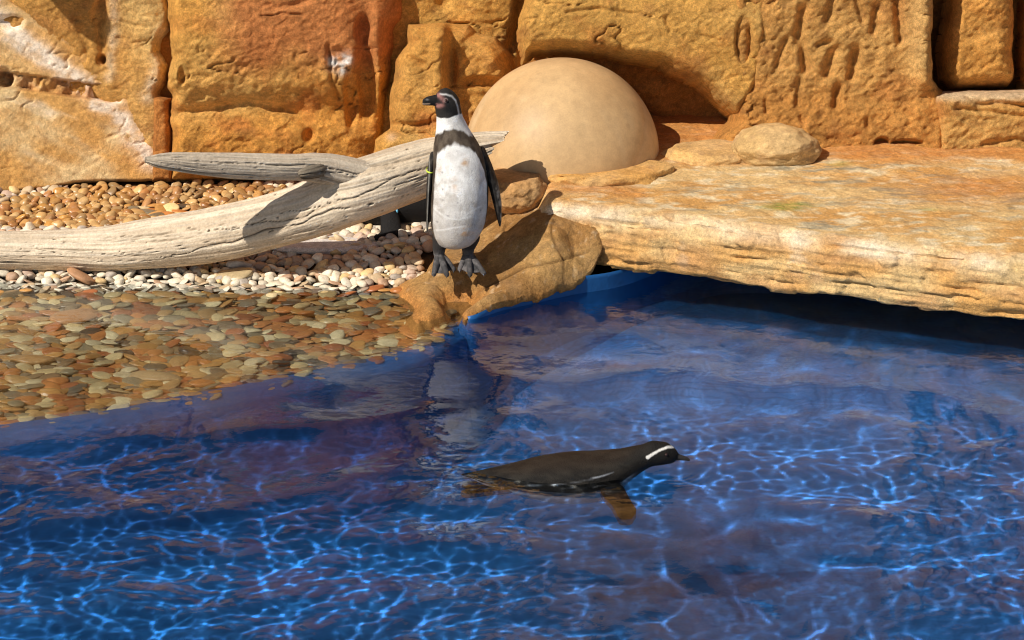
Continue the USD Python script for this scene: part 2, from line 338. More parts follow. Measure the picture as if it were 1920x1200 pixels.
# flat-topped pillar
def f_pil(u, v, P, d):
    o = -.06 * sstep(u, 830, 850) * (1 - sstep(v, 30, 60) * 0) + .035 * sstep(u, 800, 822) * (1 - sstep(u, 822, 850))
    o += groove(u, v, [(768, 108), (795, 122)], 4, .02) - .03 * (1 - sstep(v, 62, 72)) * sstep(v, 40, 50) * 0
    o += pit(u, v, 800, 62, 34, 8, .02) + groove(u, v, [(730, 232), (780, 236), (850, 225)], 5, .025)
    o += sstep(u, 840, 870) * (.03 * n1(P, 14, 44, 3)) + pit(u, v, 905, 155, 50, 12, .04) + pit(u, v, 845, 130, 14, 40, .03)
    return o
relief('rock_pillar', [(724, 330), (730, 245), (728, 180), (742, 108), (762, 78), (760, 44), (880, 42), (892, 55), (930, 66), (965, 110), (985, 180), (960, 250), (940, 330)], 10.02, .12, .07, f_pil,
       lambda u, v, P, d: rock_tint(u, v, P, d, 5, (.58, .29, .07), (.62, .36, .11), (.5, .19, .05)), 'flat-topped squat rock pillar behind the penguin\'s head', seed=5, wob=5)
# lumps at its foot
relief('rock_footing', [(690, 345), (700, 262), (730, 240), (790, 236), (850, 232), (905, 250), (930, 345)], 9.94, .07, .06, lambda u, v, P, d: pit(u, v, 760, 250, 14, 6, .01) + 0 * u,
       lambda u, v, P, d: lerp(rock_tint(u, v, P, d, 6, (.62, .32, .075), (.64, .38, .12), (.55, .24, .06)), (.7, .5, .36), .5 * np.exp(-np.hypot((u - 735) / 10, (v - 257) / 8) ** 2)),
       'low rounded orange rock swelling at the foot of the pillar', seed=6, wob=4, rough=.6)
# rock under the overhang, right of the sphere
def f_under(u, v, P, d):
    return .035 * n1(P, 12, 55, 3) + groove(u, v, [(1180, 190), (1260, 250), (1330, 275)], 8, .03) + .10 * sstep(v, 215, 300)
relief('rock_recess', [(985, 345), (985, 70), (1400, 120), (1420, 330)], 10.14, .05, .06, f_under, lambda u, v, P, d: rock_tint(u, v, P, d, 7, (.50, .21, .05), (.54, .26, .07), (.42, .15, .04)),
       'broken dark orange rock in the hollow right of the sphere', seed=7)
# overhanging wall
def f_over(u, v, P, d):
    o = .06 * sstep(v, -60, 60) + groove(u, v, [(1060, 30), (1120, 22), (1180, 32)], 3, .01) + groove(u, v, [(1240, 40), (1250, 60)], 4, .01)
    o += pit(u, v, 1385, 80, 16, 40, .05) + groove(u, v, [(1300, 70), (1340, 82)], 3, .008)
    return o
relief('overhanging_rock', [(978, 130), (966, 60), (985, 0), (982, -460), (1200, -540), (1450, -520), (1446, 0), (1440, 90), (1425, 160), (1380, 232), (1345, 210), (1300, 165), (1230, 130), (1130, 112), (1050, 104), (1000, 105)], 10.0, .20, .05, f_over,
       lambda u, v, P, d: rock_tint(u, v, P, d, 8, (.60, .32, .08), (.64, .40, .14), (.55, .24, .06)), 'yellow overhanging rock above the beige sphere', seed=8)
# rough grooved wall
def f_grv(u, v, P, d):
    o = 0 * u
    for pts, w, dep in (([(1500, 20), (1492, 70)], 9, .035), ([(1470, 75), (1452, 125)], 5, .018), ([(1500, 85), (1505, 130)], 8, .03), ([(1556, 0), (1546, 40)], 7, .03), ([(1600, 100), (1590, 145)], 9, .04),
                        ([(1560, 95), (1545, 140)], 9, .03), ([(1640, 15), (1632, 60)], 8, .03), ([(1677, 0), (1682, 75)], 8, .035), ([(1566, 165), (1560, 200)], 7, .035), ([(1494, 150), (1490, 195), (1500, 230)], 6, .018),
                        ([(1617, 225), (1620, 245)], 4, .015), ([(1430, 190), (1432, 212)], 4, .015), ([(1404, 60), (1404, 165)], 7, .025), ([(1530, 88), (1550, 80)], 6, .025), ([(1600, 0), (1612, 40)], 6, .02)):
        o += groove(u, v, pts, w, dep)
    o += .022 * np.maximum(0, n1(P * np.array([1, 1, .35]), 16, 71, 2)) + .006 * n1(P, 42, 72, 3) - .004 * sstep(n1(P, 60, 73, 2), .1, .5)
    o += .06 * np.exp(-((u - 1725) / 22) ** 2) * (1 - sstep(v, 150, 190)) + pit(u, v, 1645, 268, 14, 10, .05, .3) + pit(u, v, 1690, 268, 30, 5, .04, .3) + .04 * sstep(v, 150, 260)
    return o
def t_grv(u, v, P, d):
    T = rock_tint(u, v, P, d, 9, (.52, .24, .06), (.57, .31, .095), (.46, .19, .05))
    return lerp(T, (.60, .40, .16), .6 * np.exp(-((u - 1715) / 25) ** 2) * (1 - sstep(v, 120, 170)))
relief('rough_rock_wall', [(1280, 345), (1296, 292), (1326, 262), (1366, 226), (1372, 180), (1360, 90), (1356, 0), (1356, -540), (1560, -640), (1752, -600), (1752, 0), (1748, 80), (1752, 150), (1775, 175), (1775, 280), (1768, 330)], 9.86, .10, .05, f_grv, t_grv,
       'rough pitted rock wall with short upright grooves behind the ledge', 'rock wall', seed=9, wob=5)
# the dark crevice's back
relief('rock_recess', [(1700, 330), (1700, -520), (2900, -520), (2900, 330)], 10.12, .02, .04, lambda u, v, P, d: 0 * u, lambda u, v, P, d: rock_tint(u, v, P, d, 10, (.40, .16, .04), (.42, .19, .05), (.3, .1, .03)),
       'shadowed back of the narrow crevice at the far right', seed=10)
def f_niche(u, v, P, d):
    return .02 * n1(P, 14, 81) - .05 * sstep(u, 1860, 1905) + .007 * n1(P, 45, 82, 3)
relief('rock_block', [(1768, 150), (1764, 90), (1772, 40), (1778, 0), (1778, -560), (1925, -580), (1908, 0), (1908, 150), (1895, 166), (1786, 168)], 9.92, .12, .05, f_niche,
       lambda u, v, P, d: rock_tint(u, v, P, d, 11, (.60, .29, .07), (.64, .37, .12), (.54, .22, .05)), 'tall orange rock block standing right of the dark crevice', seed=11, wob=5)
relief('rock_block', [(1918, 200), (1925, 0), (1930, -600), (2900, -620), (2900, 200)], 9.9, .1, .06, f_niche,
       lambda u, v, P, d: rock_tint(u, v, P, d, 12), 'orange rock wall cut off by the right picture edge', seed=12)
def f_base(u, v, P, d):
    o = groove(u, v, [(1800, 182), (1822, 198), (1860, 194), (1930, 204)], 4, .02) + groove(u, v, [(1780, 205), (1850, 212), (1920, 222)], 4, .015) + .008 * n1(P, 45, 92, 3)
    return o + .05 * sstep(v, 165, 176) + groove(u, v, [(1830, 272), (1890, 262), (1930, 270)], 5, .02)
relief('rock_step', [(1735, 330), (1738, 172), (1790, 168), (1880, 166), (2700, 158), (2700, 340)], 9.86, .12, .045, f_base,
       lambda u, v, P, d: lerp(rock_tint(u, v, P, d, 13, (.55, .26, .065), (.6, .33, .1), (.5, .2, .05)), (.68, .53, .34), .8 * (1 - sstep(v + 8 * n1(P, 14, 7), 178, 200))),
       'pale-topped rock step below the block at the right', seed=13, wob=4)
# smooth slope on the left with white mineral streaks
def f_slope(u, v, P, d):
    b = 62 + (u - 0) * .30                                   # upper small step and the middle step run down to the right
    m = 132 + (u - 0) * .14
    e = ((u - 30) * 238 - (v - 52) * 246) / math.hypot(238, 246)          # distance from the line where the slope meets the wall
    o = np.clip(-e, -60, 500) / 570. * .44 - .012
    o += .012 * sstep(v, m, m + 5)
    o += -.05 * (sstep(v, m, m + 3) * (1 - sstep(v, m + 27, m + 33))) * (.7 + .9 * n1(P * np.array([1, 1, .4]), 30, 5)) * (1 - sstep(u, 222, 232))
    o += pit(u, v, 14, 148, 15, 20, .06, .4)
    o += -.028 * (sstep(v + 5 * n1(P, 20, 8), 26, 36) * (1 - sstep(v + 5 * n1(P, 20, 8), 46, 66))) * (1 - sstep(u + 8 * n1(P, 20, 9), 26, 52))
    return o
def t_slope(u, v, P, d):
    st = n1(np.stack([P[:, 0] * .5 + P[:, 2] * 1.0, P[:, 2] * .2, P[:, 0] * .2], 1), 24, 21)
    T = lerp((.58, .32, .10), (.68, .50, .26), sstep(n1(P, 6, 20) + .5 * st, -.3, .5))
    T = lerp(T, (.42, .22, .08), .35 * sstep(n1(P, 40, 24), .1, .5))
    w = np.exp(-(line_d(u, v, [(-60, -20), (40, 68), (120, 132), (175, 172), (220, 208), (250, 255), (285, 300)]) / 17) ** 2)
    w = np.maximum(w, .9 * np.exp(-(line_d(u, v, [(170, 150), (178, 200), (215, 210), (222, 190)]) / 7) ** 2))
    w = np.maximum(w, .6 * np.exp(-(line_d(u, v, [(-20, 50), (60, 105), (140, 150)]) / 9) ** 2))
    w = np.maximum(w, .6 * np.exp(-(line_d(u, v, [(265, 300), (300, 320), (340, 322)]) / 5) ** 2))
    w = np.maximum(w, .4 * sstep(st, .1, .5) * (1 - sstep(v, 200, 330)))
    T = lerp(T, (.76, .66, .54), np.clip(1.25 * w * (.75 + .9 * n1(P, 30, 22)), 0, .97))
    m = 132 + u * .14
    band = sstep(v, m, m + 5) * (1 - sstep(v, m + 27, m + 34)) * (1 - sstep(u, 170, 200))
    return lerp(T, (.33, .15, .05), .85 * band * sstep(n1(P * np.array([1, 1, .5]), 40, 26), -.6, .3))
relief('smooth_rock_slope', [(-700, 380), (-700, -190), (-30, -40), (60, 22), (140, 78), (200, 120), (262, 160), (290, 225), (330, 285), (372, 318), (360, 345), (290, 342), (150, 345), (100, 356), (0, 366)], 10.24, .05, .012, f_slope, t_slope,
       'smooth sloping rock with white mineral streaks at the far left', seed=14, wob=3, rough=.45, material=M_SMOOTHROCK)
# a knob high on the left wall, above the picture, whose shadow falls on the wall below it
def lump(name, c, r, seed, tint, label, cat='rock', sub=5, amp=.22, material=None, flat=None, sc=3., **kw):
    m = trimesh.creation.icosphere(sub); V = np.array(m.vertices)
    q = V + seed * 7.3
    rr = 1 + amp * n1(q, sc / 3, seed, 3) + amp * .35 * n1(q, sc, seed + 1, 3) + amp * .08 * n1(q, sc * 3.5, seed + 2, 3)
    V = V * rr[:, None]
    if flat is not None: V[:, 2] = np.minimum(V[:, 2], flat + .06 * n1(q, 1.6, seed + 5) + .1 * (V[:, 2] - flat))
    V = V * np.asarray(r) + np.asarray(c)
    T = tint(V) if callable(tint) else np.tile(tint, (len(V), 1))
    return add(name, (V, np.array(m.faces)), material or M_SMOOTHROCK, T, label=label, cat=cat, **kw)
kp = at(104, 22, y=10.2)
tr = .34 / (math.cos(AZ) * math.cos(EL))
kc = kp + TO_SUN * tr + np.array([0, .0, .14])
lump('jutting_rock', kc, (.055, .10, .12), 5, ORANGE, 'orange rock jutting from the wall above the far left slope', sub=4)

def rock_mass():
    xs = np.linspace(-3.6, 3.6, 90); ys = np.linspace(10.36, 14.5, 60)
    X, Y = np.meshgrid(xs, ys, indexing='ij'); q = np.stack([X, Y, 0 * X], -1)
    top = np.interp(X, [-3.6, -1.2, 0, 1.0, 3.6], [1.0, 1.0, 1.05, 1.35, 1.4])
    Z = .25 + (top - .25) * (1 - sstep(Y, 10.7, 14.2)) + .12 * n1(q, 1.4, 3)
    P = np.concatenate([np.stack([X[:, :1], Y[:, :1], 0 * X[:, :1] - .5], -1), np.stack([X, Y, Z], -1)], 1)
    add('rocky_hill', (P.reshape(-1, 3), grid_faces(*P.shape[:2])[:, ::-1]), M_ROCK, (.45, .22, .06), kind='structure')
rock_mass()

# ------------------------------------------------------------------ the stone ledge over the pool
def ledge():
    fx = np.array([at(1022, 470, z=.10)[0] - .02, .241, .56, .905, 1.20, 1.46, 1.9, 2.6])
    fpx = [(1100, 492), (1300, 517), (1500, 546), (1690, 571), (1850, 589)]
    fw = np.array([at(a, b, z=.07)[:2] for a, b in fpx])
    xs = np.arange(.05, 2.3, .0062)
    fy = np.interp(xs, np.r_[.05, fw[:, 0], 2.3], np.r_[fw[0, 1] + .04, fw[:, 1], fw[-1, 1] - .3])
    fy = gaussian_filter(fy, 6) + .012 * n1(np.stack([xs, 0 * xs, 0 * xs], -1), 7, 3)
    # profile: (distance behind the front line, height); from the back of the top over the rounded front edge, down the face, and back along the underside
    edge = [(1.15, .285), (.75, .275), (.40, .268), (.16, .262), (.06, .256), (.016, .240), (.0, .205), (-.006, .13), (-.002, .085), (.004, .066), (.03, .056), (.2, .05), (.55, .05)]
    prof = resample(np.array(edge), .0058)
    nb = len(prof)
    X = np.repeat(xs[:, None], nb, 1); Y = fy[:, None] + prof[None, :, 0]; Z = np.repeat(prof[None, :, 1], len(xs), 0)
    # left end: the ledge tapers back so that its end face shows
    front = np.exp(-(np.minimum(prof[:, 0], .3) / .22) ** 2)
    P = np.stack([X, Y, Z], -1)
    N = -grid_normals(P)
    face = (1 - sstep(prof[:, 0], .02, .09))[None] * np.ones_like(X)
    under = np.zeros(nb); under[np.argmin(prof[:, 0] + 10 * (prof[:, 1] > .1)):] = 1
    lay = n1(P * np.array([.35, .35, 3.2]), 11, 3, 4)
    lay2 = n1(P * np.array([.22, .22, 4.0]), 26, 5, 3)
    d = face * (.009 * lay + .006 * lay2 - .008 * sstep(lay2, .25, .45) - .011 * sstep(n1(P * np.array([.5, .5, 6]), 13, 8, 3), .25, .42) + .012 * n1(P, 5, 9, 3) + .007 * np.round(2 * n1(P * np.array([1, 1, .6]), 7, 10, 2))) + .004 * n1(P, 40, 6, 3)
    top = (1 - face)
    d += top * (.012 * n1(P, 4, 11, 3) + .005 * n1(P, 16, 12, 3))
    P = P + N * d[..., None]
    P[..., 2] += (under * (.008 * n1(P, 8, 14, 3)))
    ys = 1 - sstep(X, .05, .16)                                # round the left end off
    P[..., 2] -= ys ** 2 * .10 * (P[..., 2] > .15)
    u, v = proj(P)
    q = P.reshape(-1, 3)
    a = n1(q * np.array([1, 2.2, 2]), 5, 30); b = n1(q * np.array([1, 2.5, 2]), 14, 31); c = n1(q * np.array([1, 3., 1]), 34, 32); uu, vv = u.ravel(), v.ravel()
    T = lerp((.50, .27, .085), (.56, .38, .17), sstep(a, -.3, .3))
    tp = (1 - face).ravel()
    T = lerp(T, (.62, .52, .34), .85 * tp * sstep(b + .4 * c, .0, .4))
    gy_ = n1(q * np.array([.8, 2.6, 1]), 9, 39, 4)
    T = lerp(T, (.27, .23, .15), .85 * tp * sstep(gy_ + .5 * c, .06, .35) * sstep(n1(q * np.array([1, 1.6, 1]), 3, 35) - (vv - 350) / 400, -.25, .15))
    rust = tp * np.maximum(1 - sstep(vv + 14 * b, 285, 318), .9 * np.exp(-(((uu - 1850) / 150) ** 2 + ((vv - 352) / 26) ** 2)))
    rust = np.maximum(rust, tp * .8 * np.exp(-(line_d(uu, vv, [(1030, 352), (1130, 352), (1200, 362)]) / 14) ** 2))
    T = lerp(T, (.46, .19, .045), np.clip(rust * (.85 + .6 * c), 0, .95))
    moss = tp * np.maximum(np.exp(-(((uu - 1475) / 42) ** 2 + ((vv - 387) / 7) ** 2)), np.maximum(.5 * np.exp(-(((uu - 1740) / 20) ** 2 + ((vv - 393) / 4) ** 2)), .6 * np.exp(-(((uu - 1575) / 20) ** 2 + ((vv - 307) / 5) ** 2))))
    T = lerp(T, (.20, .22, .03), np.clip(1.5 * moss * (.6 + c), 0, .95))
    fc = face.ravel()
    T = lerp(T, (.44, .23, .09), fc * .7 * sstep(n1(q * np.array([1, 1, 2]), 7, 36), -.1, .5))
    edgew = np.exp(-((q[:, 2] - .235) / .03) ** 2) * fc
    T = lerp(T, (.68, .58, .43), np.clip(edgew * (.55 + 1.0 * n1(q, 9, 37)), 0, .9))
    drip = fc * sstep(n1(q * np.array([1, 1, .12]), 13, 38, 2) + .2 * c, .22, .5) * sstep(q[:, 2], .06, .2)
    T = lerp(T, (.72, .62, .48), .6 * drip)
    T = lerp(T, (.34, .17, .06), fc * .6 * sstep(-lay.ravel() + .4 * c, .25, .6))
    add('stone_ledge', (q, grid_faces(len(xs), nb)), M_SLAB, T, label='broad flat stone ledge overhanging the blue pool on the right', cat='rock ledge')
ledge()

# ------------------------------------------------------------------ flat rock where the penguin stands, rising to the ledge
def pier():
    pts = [(700, 590, -.05), (715, 552, -.03), (745, 540, .006), (800, 500, .06), (812, 470, .075), (850, 440, .09), (905, 400, .14), (950, 385, .17), (1010, 365, .19), (1060, 372, .22), (1090, 400, .21), (1100, 440, .17),
           (1085, 470, .122), (1040, 490, .115), (980, 480, .12), (930, 470, .112), (880, 490, .093), (840, 498, .09), (800, 530, .05), (770, 560, .015), (760, 590, -.035), (820, 560, .035), (868, 585, .02), (905, 560, .05), (960, 535, .07), (1030, 515, .085), (1105, 492, .10),
           (905, 440, .12), (1000, 430, .185), (1050, 430, .195), (840, 600, -.04), (1150, 460, .16), (1150, 400, .2)]
    W = np.array([at(a, b, z=c) for a, b, c in pts])
    f = RBFInterpolator(W[:, :2], W[:, 2], smoothing=.0002, kernel='thin_plate_spline')
    out = [(690, 600, -.05), (720, 545, -.02), (795, 500, .06), (812, 466, .08), (846, 436, .09), (905, 396, .11), (1000, 360, .19), (1070, 358, .21), (1124, 385, .2), (1136, 450, .14), (1128, 490, .09), (1108, 496, .09), (1040, 520, .08), (960, 543, .065), (905, 572, .04), (872, 594, .01), (850, 612, -.045), (780, 640, -.045)]
    O = np.array([at(a, b, z=c)[:2] for a, b, c in out])
    xs = np.arange(O[:, 0].min(), O[:, 0].max(), .0048); ys = np.arange(O[:, 1].min() - .02, O[:, 1].max() + .03, .0055)
    X, Y = np.meshgrid(xs, ys, indexing='ij'); q = np.stack([X.ravel(), Y.ravel()], 1)
    q3 = np.c_[q, 0 * q[:, 0]]
    sd = poly_sd(q + .012 * np.stack([n1(q3, 9, 3), n1(q3, 9, 4)], 1), O)
    z = f(q)
    z = np.clip(z, -.06, .25)
    z += .010 * n1(q3, 9, 6, 3) + .005 * n1(q3, 28, 7, 3) - .010 * sstep(n1(q3, 11, 8, 2), .2, .35)
    # the rim follows the outline exactly, and a skirt goes down from it
    G = sd.reshape(X.shape); g0, g1 = np.gradient(G, .0048, .0055); g0, g1 = g0.ravel(), g1.ravel(); gg = np.hypot(g0, g1) + 1e-6
    snap = np.abs(sd) < .0045
    q = q.copy(); q[snap] -= (sd / gg ** 2)[snap, None] * np.stack([g0, g1], 1)[snap]
    sd2 = np.where(snap, 0, np.maximum(sd, 0)); z = z - .036 * (1 - np.clip(sd2 / .035, 0, 1)) ** 2.2
    V = np.c_[q, z]
    V, Fc = compact(V, grid_faces(len(xs), len(ys), sd > -.0045))
    E2 = np.sort(np.vstack([Fc[:, [0, 1]], Fc[:, [1, 2]], Fc[:, [2, 0]]]), axis=1)
    Eo = np.vstack([Fc[:, [0, 1]], Fc[:, [1, 2]], Fc[:, [2, 0]]])
    _, ix, ct = np.unique(E2, axis=0, return_index=True, return_counts=True)
    be = Eo[ix[ct == 1]]; rows = [V]; cen = V.mean(0); n0 = len(V); prev = np.arange(n0); FF = [Fc]
    for k in range(1, 5):
        W2 = V.copy(); W2[:, 2] -= (.009, .020, .026, .028)[k - 1]; W2[:, :2] += (cen[:2] - W2[:, :2]) * (.002, .012, .05, .14)[k - 1] + .003 * np.stack([n1(W2, 30, 51, 2), n1(W2, 30, 52, 2)], 1)
        rows.append(W2); a, b = be[:, 0], be[:, 1]; o, o2 = (k - 1) * n0, k * n0
        FF += [np.stack([b + o, a + o, a + o2], 1), np.stack([b + o, a + o2, b + o2], 1)]
    V, Fc = compact(np.vstack(rows), np.vstack(FF))
    u, v = proj(V); a = n1(V, 6, 22); b = n1(V, 20, 23); c = n1(V, 45, 24)
    T = lerp((.36, .185, .06), (.46, .27, .10), sstep(a, -.3, .4))
    T = lerp(T, (.34, .20, .09), .6 * sstep(b, .0, .5))
    T = lerp(T, (.66, .50, .32), .55 * sstep(c, .25, .55))
    fis = np.exp(-(line_d(u + 5 * b, v + 4 * a, [(1105, 470), (1040, 492), (985, 500), (945, 520), (905, 540), (880, 562)]) / 2.2) ** 2)
    T = lerp(T, (.12, .06, .02), .8 * fis); V[:, 2] -= .006 * fis
    T = lerp(T, (.50, .21, .05), .8 * (1 - sstep(V[:, 2], .0, .05)))
    add('flat_rock', (V, Fc), M_ROCK, T, label='low flat brown rock under the standing penguin\'s feet', cat='rock')
pier()

# ------------------------------------------------------------------ boulders and the sphere
def stone_t(a, b, seed):
    return lambda V: lerp(lerp(a, b, sstep(n1(V, 9, seed), -.3, .3)), (.33, .2, .1), .5 * sstep(n1(V, 30, seed + 1), .1, .5))
sc = at(1053, 291, y=9.72)
S = trimesh.creation.uv_sphere(.331, count=[96, 192]); S.apply_translation(sc)
SV = np.array(S.vertices); rel = (SV - sc) / .331
SV = SV + rel * (.0012 * n1(SV, 6, 91, 2))[:, None]; S = trimesh.Trimesh(SV, S.faces, process=False)
st_ = lerp((.53, .35, .175), (.47, .30, .145), sstep(n1(SV * np.array([1, 1, .5]), 7, 92, 4), -.25, .35))
st_ = lerp(st_, (.58, .42, .24), .6 * sstep(n1(SV * np.array([1, 1, .22]), 12, 93, 3), .12, .5))
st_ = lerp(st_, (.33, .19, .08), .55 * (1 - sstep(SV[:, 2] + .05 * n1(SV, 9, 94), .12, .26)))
st_ = lerp(st_, (.36, .23, .11), .35 * sstep(n1(SV, 34, 95, 3), .3, .55))
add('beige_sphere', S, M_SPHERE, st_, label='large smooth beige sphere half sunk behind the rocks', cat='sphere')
def stone(name, px, py, y, rx, rz, ry, seed, a, b, label, **kw):
    return lump(name, at(px, py, y=y), (rx, ry, rz), seed, stone_t(a, b, seed), label, **kw)
stone('boulder', 968, 352, 9.40, .104, .088, .125, 21, (.40, .22, .085), (.48, .29, .13), 'brown boulder between the penguin and the sphere', amp=.25, flat=.55)
stone('wedge_rock', 1118, 340, 9.44, .200, .088, .10, 22, (.54, .29, .085), (.52, .32, .13), 'long wedge-shaped tan rock in front of the sphere', amp=.3, flat=.4)
stone('wedge_rock', 1205, 322, 9.5, .095, .055, .08, 29, (.50, .27, .085), (.55, .34, .13), 'small tan rock at the right tip of the wedge-shaped rock', amp=.3, flat=.4)
stone('boulder', 1335, 296, 9.66, .15, .062, .11, 23, (.50, .30, .11), (.56, .36, .16), 'low flat tan boulder at the back of the ledge', amp=.22, flat=.6)
stone('boulder', 1452, 276, 9.62, .142, .078, .11, 24, (.45, .29, .12), (.50, .33, .15), 'domed grey-brown boulder resting on the back of the ledge', amp=.22, sub=5)
# pale flat slab put in for a pale area under the log
pc = at(600, 458, z=.05)
lump('pale_slab', pc, (.20, .085, .022), 27, (.62, .56, .52), 'smooth pale grey flat slab under the driftwood', amp=.1, flat=.5, sub=4)
# ------------------------------------------------------------------ driftwood log
def swept(pts, seed, n_len, n_ang, grain, endfn=None, crack=1.0):
    """pts: (px, py, radius in px, depth y). A trunk with grain running along it, split by long dry cracks."""
    C = np.array([np.r_[at(a, b, y=y), r / 575.] for a, b, r, y in pts])
    s = np.r_[0, np.cumsum(np.linalg.norm(np.diff(C[:, :3], axis=0), axis=1))]
    t = np.linspace(0, s[-1], n_len); Q = PchipInterpolator(s, C)(t)
    tan = np.gradient(Q[:, :3], axis=0); tan /= np.linalg.norm(tan, axis=1, keepdims=True)
    side = np.cross(tan, [0, 0, 1.0]); side /= np.linalg.norm(side, axis=1, keepdims=True)
    up = np.cross(side, tan)
    th = np.linspace(0, 2 * np.pi, n_ang, endpoint=False)
    S_, TH = np.meshgrid(t, th, indexing='ij')
    g = np.stack([np.cos(TH + .35 * S_) * 1.6, np.sin(TH + .35 * S_) * 1.6, S_ * 1.0], -1)
    r0 = Q[:, 3][:, None]
    low = .10 * n1(g * np.array([.7, .7, 3]), 1., seed, 3)
    gr = n1(g * np.array([5, 5, 2.2]), 1., seed + 1, 4); fine = n1(g * np.array([16, 16, 5]), 1., seed + 2, 3)
    ck = n1(g * np.array([4.5, 4.5, 1.5]), 1., seed + 3, 2); ck = np.exp(-(ck / .035) ** 2) * sstep(n1(g * np.array([1.2, 1.2, 2.5]), 1., seed + 4, 2), -.12, .25)
    ck2 = n1(g * np.array([9, 9, 2.2]), 1., seed + 7, 2); ck2 = np.exp(-(ck2 / .03) ** 2) * sstep(n1(g * np.array([1.6, 1.6, 4]), 1., seed + 8, 2), .0, .3)
    holes = sstep(n1(g * np.array([9, 9, 30]), 1., seed + 5, 1), .80, .90)
    rc = np.random.default_rng(seed); long_c = 0 * S_
    for _ in range(int(11 * t[-1] / 1.6) + 2):
        s0, ln, a0, wd = rc.uniform(0, t[-1]), rc.uniform(.1, .45), rc.uniform(2.4, 6.6), rc.uniform(.0012, .0030)
        path = a0 + .16 * np.sin(S_ * rc.uniform(4, 9) + rc.uniform(0, 6)) + .05 * np.sin(S_ * 31 + rc.uniform(0, 6)) + .02 * np.sin(S_ * 83 + rc.uniform(0, 6))
        da = np.abs((TH - path + np.pi) % (2 * np.pi) - np.pi) * r0
        taper = np.clip(1 - np.abs(S_ - s0) / ln, 0, 1) ** .5 * (.45 + .55 * (n1(g * np.array([2, 2, 9]), 1., seed + 40 + _, 2) > -.15))
        long_c = np.maximum(long_c, np.exp(-(da / (wd * taper + 1e-5)) ** 2))
    dd = .0035 * gr + .0016 * fine - crack * (.006 * ck + .004 * ck2 + .007 * long_c) - .008 * holes
    R = r0 * (1 + low) + dd
    P = Q[:, None, :3] + R[..., None] * (np.cos(TH)[..., None] * side[:, None] + np.sin(TH)[..., None] * up[:, None])
    if endfn: P = endfn(P, t / t[-1], TH)
    Pl = np.concatenate([P, P[:, :1]], 1)
    T = lerp((.52, .41, .29), (.68, .57, .43), sstep(gr + .5 * fine, -.3, .4))
    T = lerp(T, (.40, .35, .29), .6 * sstep(fine, .1, .5))
    T = lerp(T, (.55, .36, .18), .55 * sstep(-np.sin(TH), .35, .95))  # underside tinted orange: bounced light painted into the wood colour
    T = lerp(T, (.10, .075, .05), np.clip(.6 * ck + .5 * ck2 + holes + .95 * long_c, 0, 1))
    Tl = np.concatenate([T, T[:, :1]], 1)
    n, m = Pl.shape[:2]
    V = Pl.reshape(-1, 3); Fc = grid_faces(n, m)[:, ::-1]; T = Tl.reshape(-1, 3)
    caps = []
    for k, flip in ((0, 0), (n - 1, 1)):
        c = Pl[k].mean(0); ci = len(V); V = np.vstack([V, c]); T = np.vstack([T, (.2, .15, .1)])
        a = k * m + np.arange(m - 1); f = np.stack([a, a + 1, np.full(m - 1, ci)], 1); caps.append(f if flip else f[:, ::-1])
    return V, np.vstack([Fc] + caps)[:, ::-1], T
def log_end(P, t, TH):
    # the broken right end: the upper side runs on into a splinter, the lower side is torn back and hollow
    k = sstep(t, .90, 1.0)[:, None]
    up = np.sin(TH)
    jag = .02 * n1(np.stack([np.cos(TH) * 4, np.sin(TH) * 4, 0 * TH], -1), 1., 77, 3)
    P = P.copy()
    P[..., 0] += k * (.055 * up + .02 * (up > .6) + jag)
    P[..., 2] += k ** 2 * (.012 * (1 - up)) * .3
    return P
log = thing('driftwood_log', 'long weathered grey driftwood log lying behind the standing penguin', 'log')
trunk_pts = [(-330, 470, 34, 9.24), (-120, 470, 36, 9.23), (0, 469, 36, 9.22), (100, 468, 38, 9.22), (200, 467, 42, 9.21), (300, 455, 48, 9.2), (400, 440, 51, 9.18), (500, 417, 52, 9.16), (580, 393, 54, 9.15), (650, 365, 58, 9.15), (700, 348, 57, 9.17), (750, 331, 54, 9.21), (810, 311, 50, 9.26), (870, 293, 45, 9.29), (915, 279, 33, 9.3)]
V, Fc, T = swept(trunk_pts, 100, 720, 190, 1, log_end)
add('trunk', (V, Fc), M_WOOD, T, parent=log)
V, Fc, T = swept([(700, 338, 30, 9.15), (640, 322, 30, 9.12), (590, 314, 27, 9.08), (550, 313, 24, 9.04), (450, 311, 24, 8.97), (370, 307, 20, 8.91), (320, 303, 16, 8.875), (288, 301, 10, 8.85), (272, 299, 4, 8.84)], 140, 300, 110, 1)
add('branch', (V, Fc), M_WOOD, lerp(T, np.array((.38, .34, .29)), np.full(len(T), .3)), parent=log)
V, Fc, T = swept([(600, 318, 14, 9.06), (578, 323, 12, 9.02), (566, 326, 10, 9.01), (561, 328, 7, 9.01)], 160, 50, 60, 1)
add('knot', (V, Fc), M_WOOD, T * .3, parent=log, label='short broken stub in the fork')  # wood darkened to stand for the shadow and crack in the fork

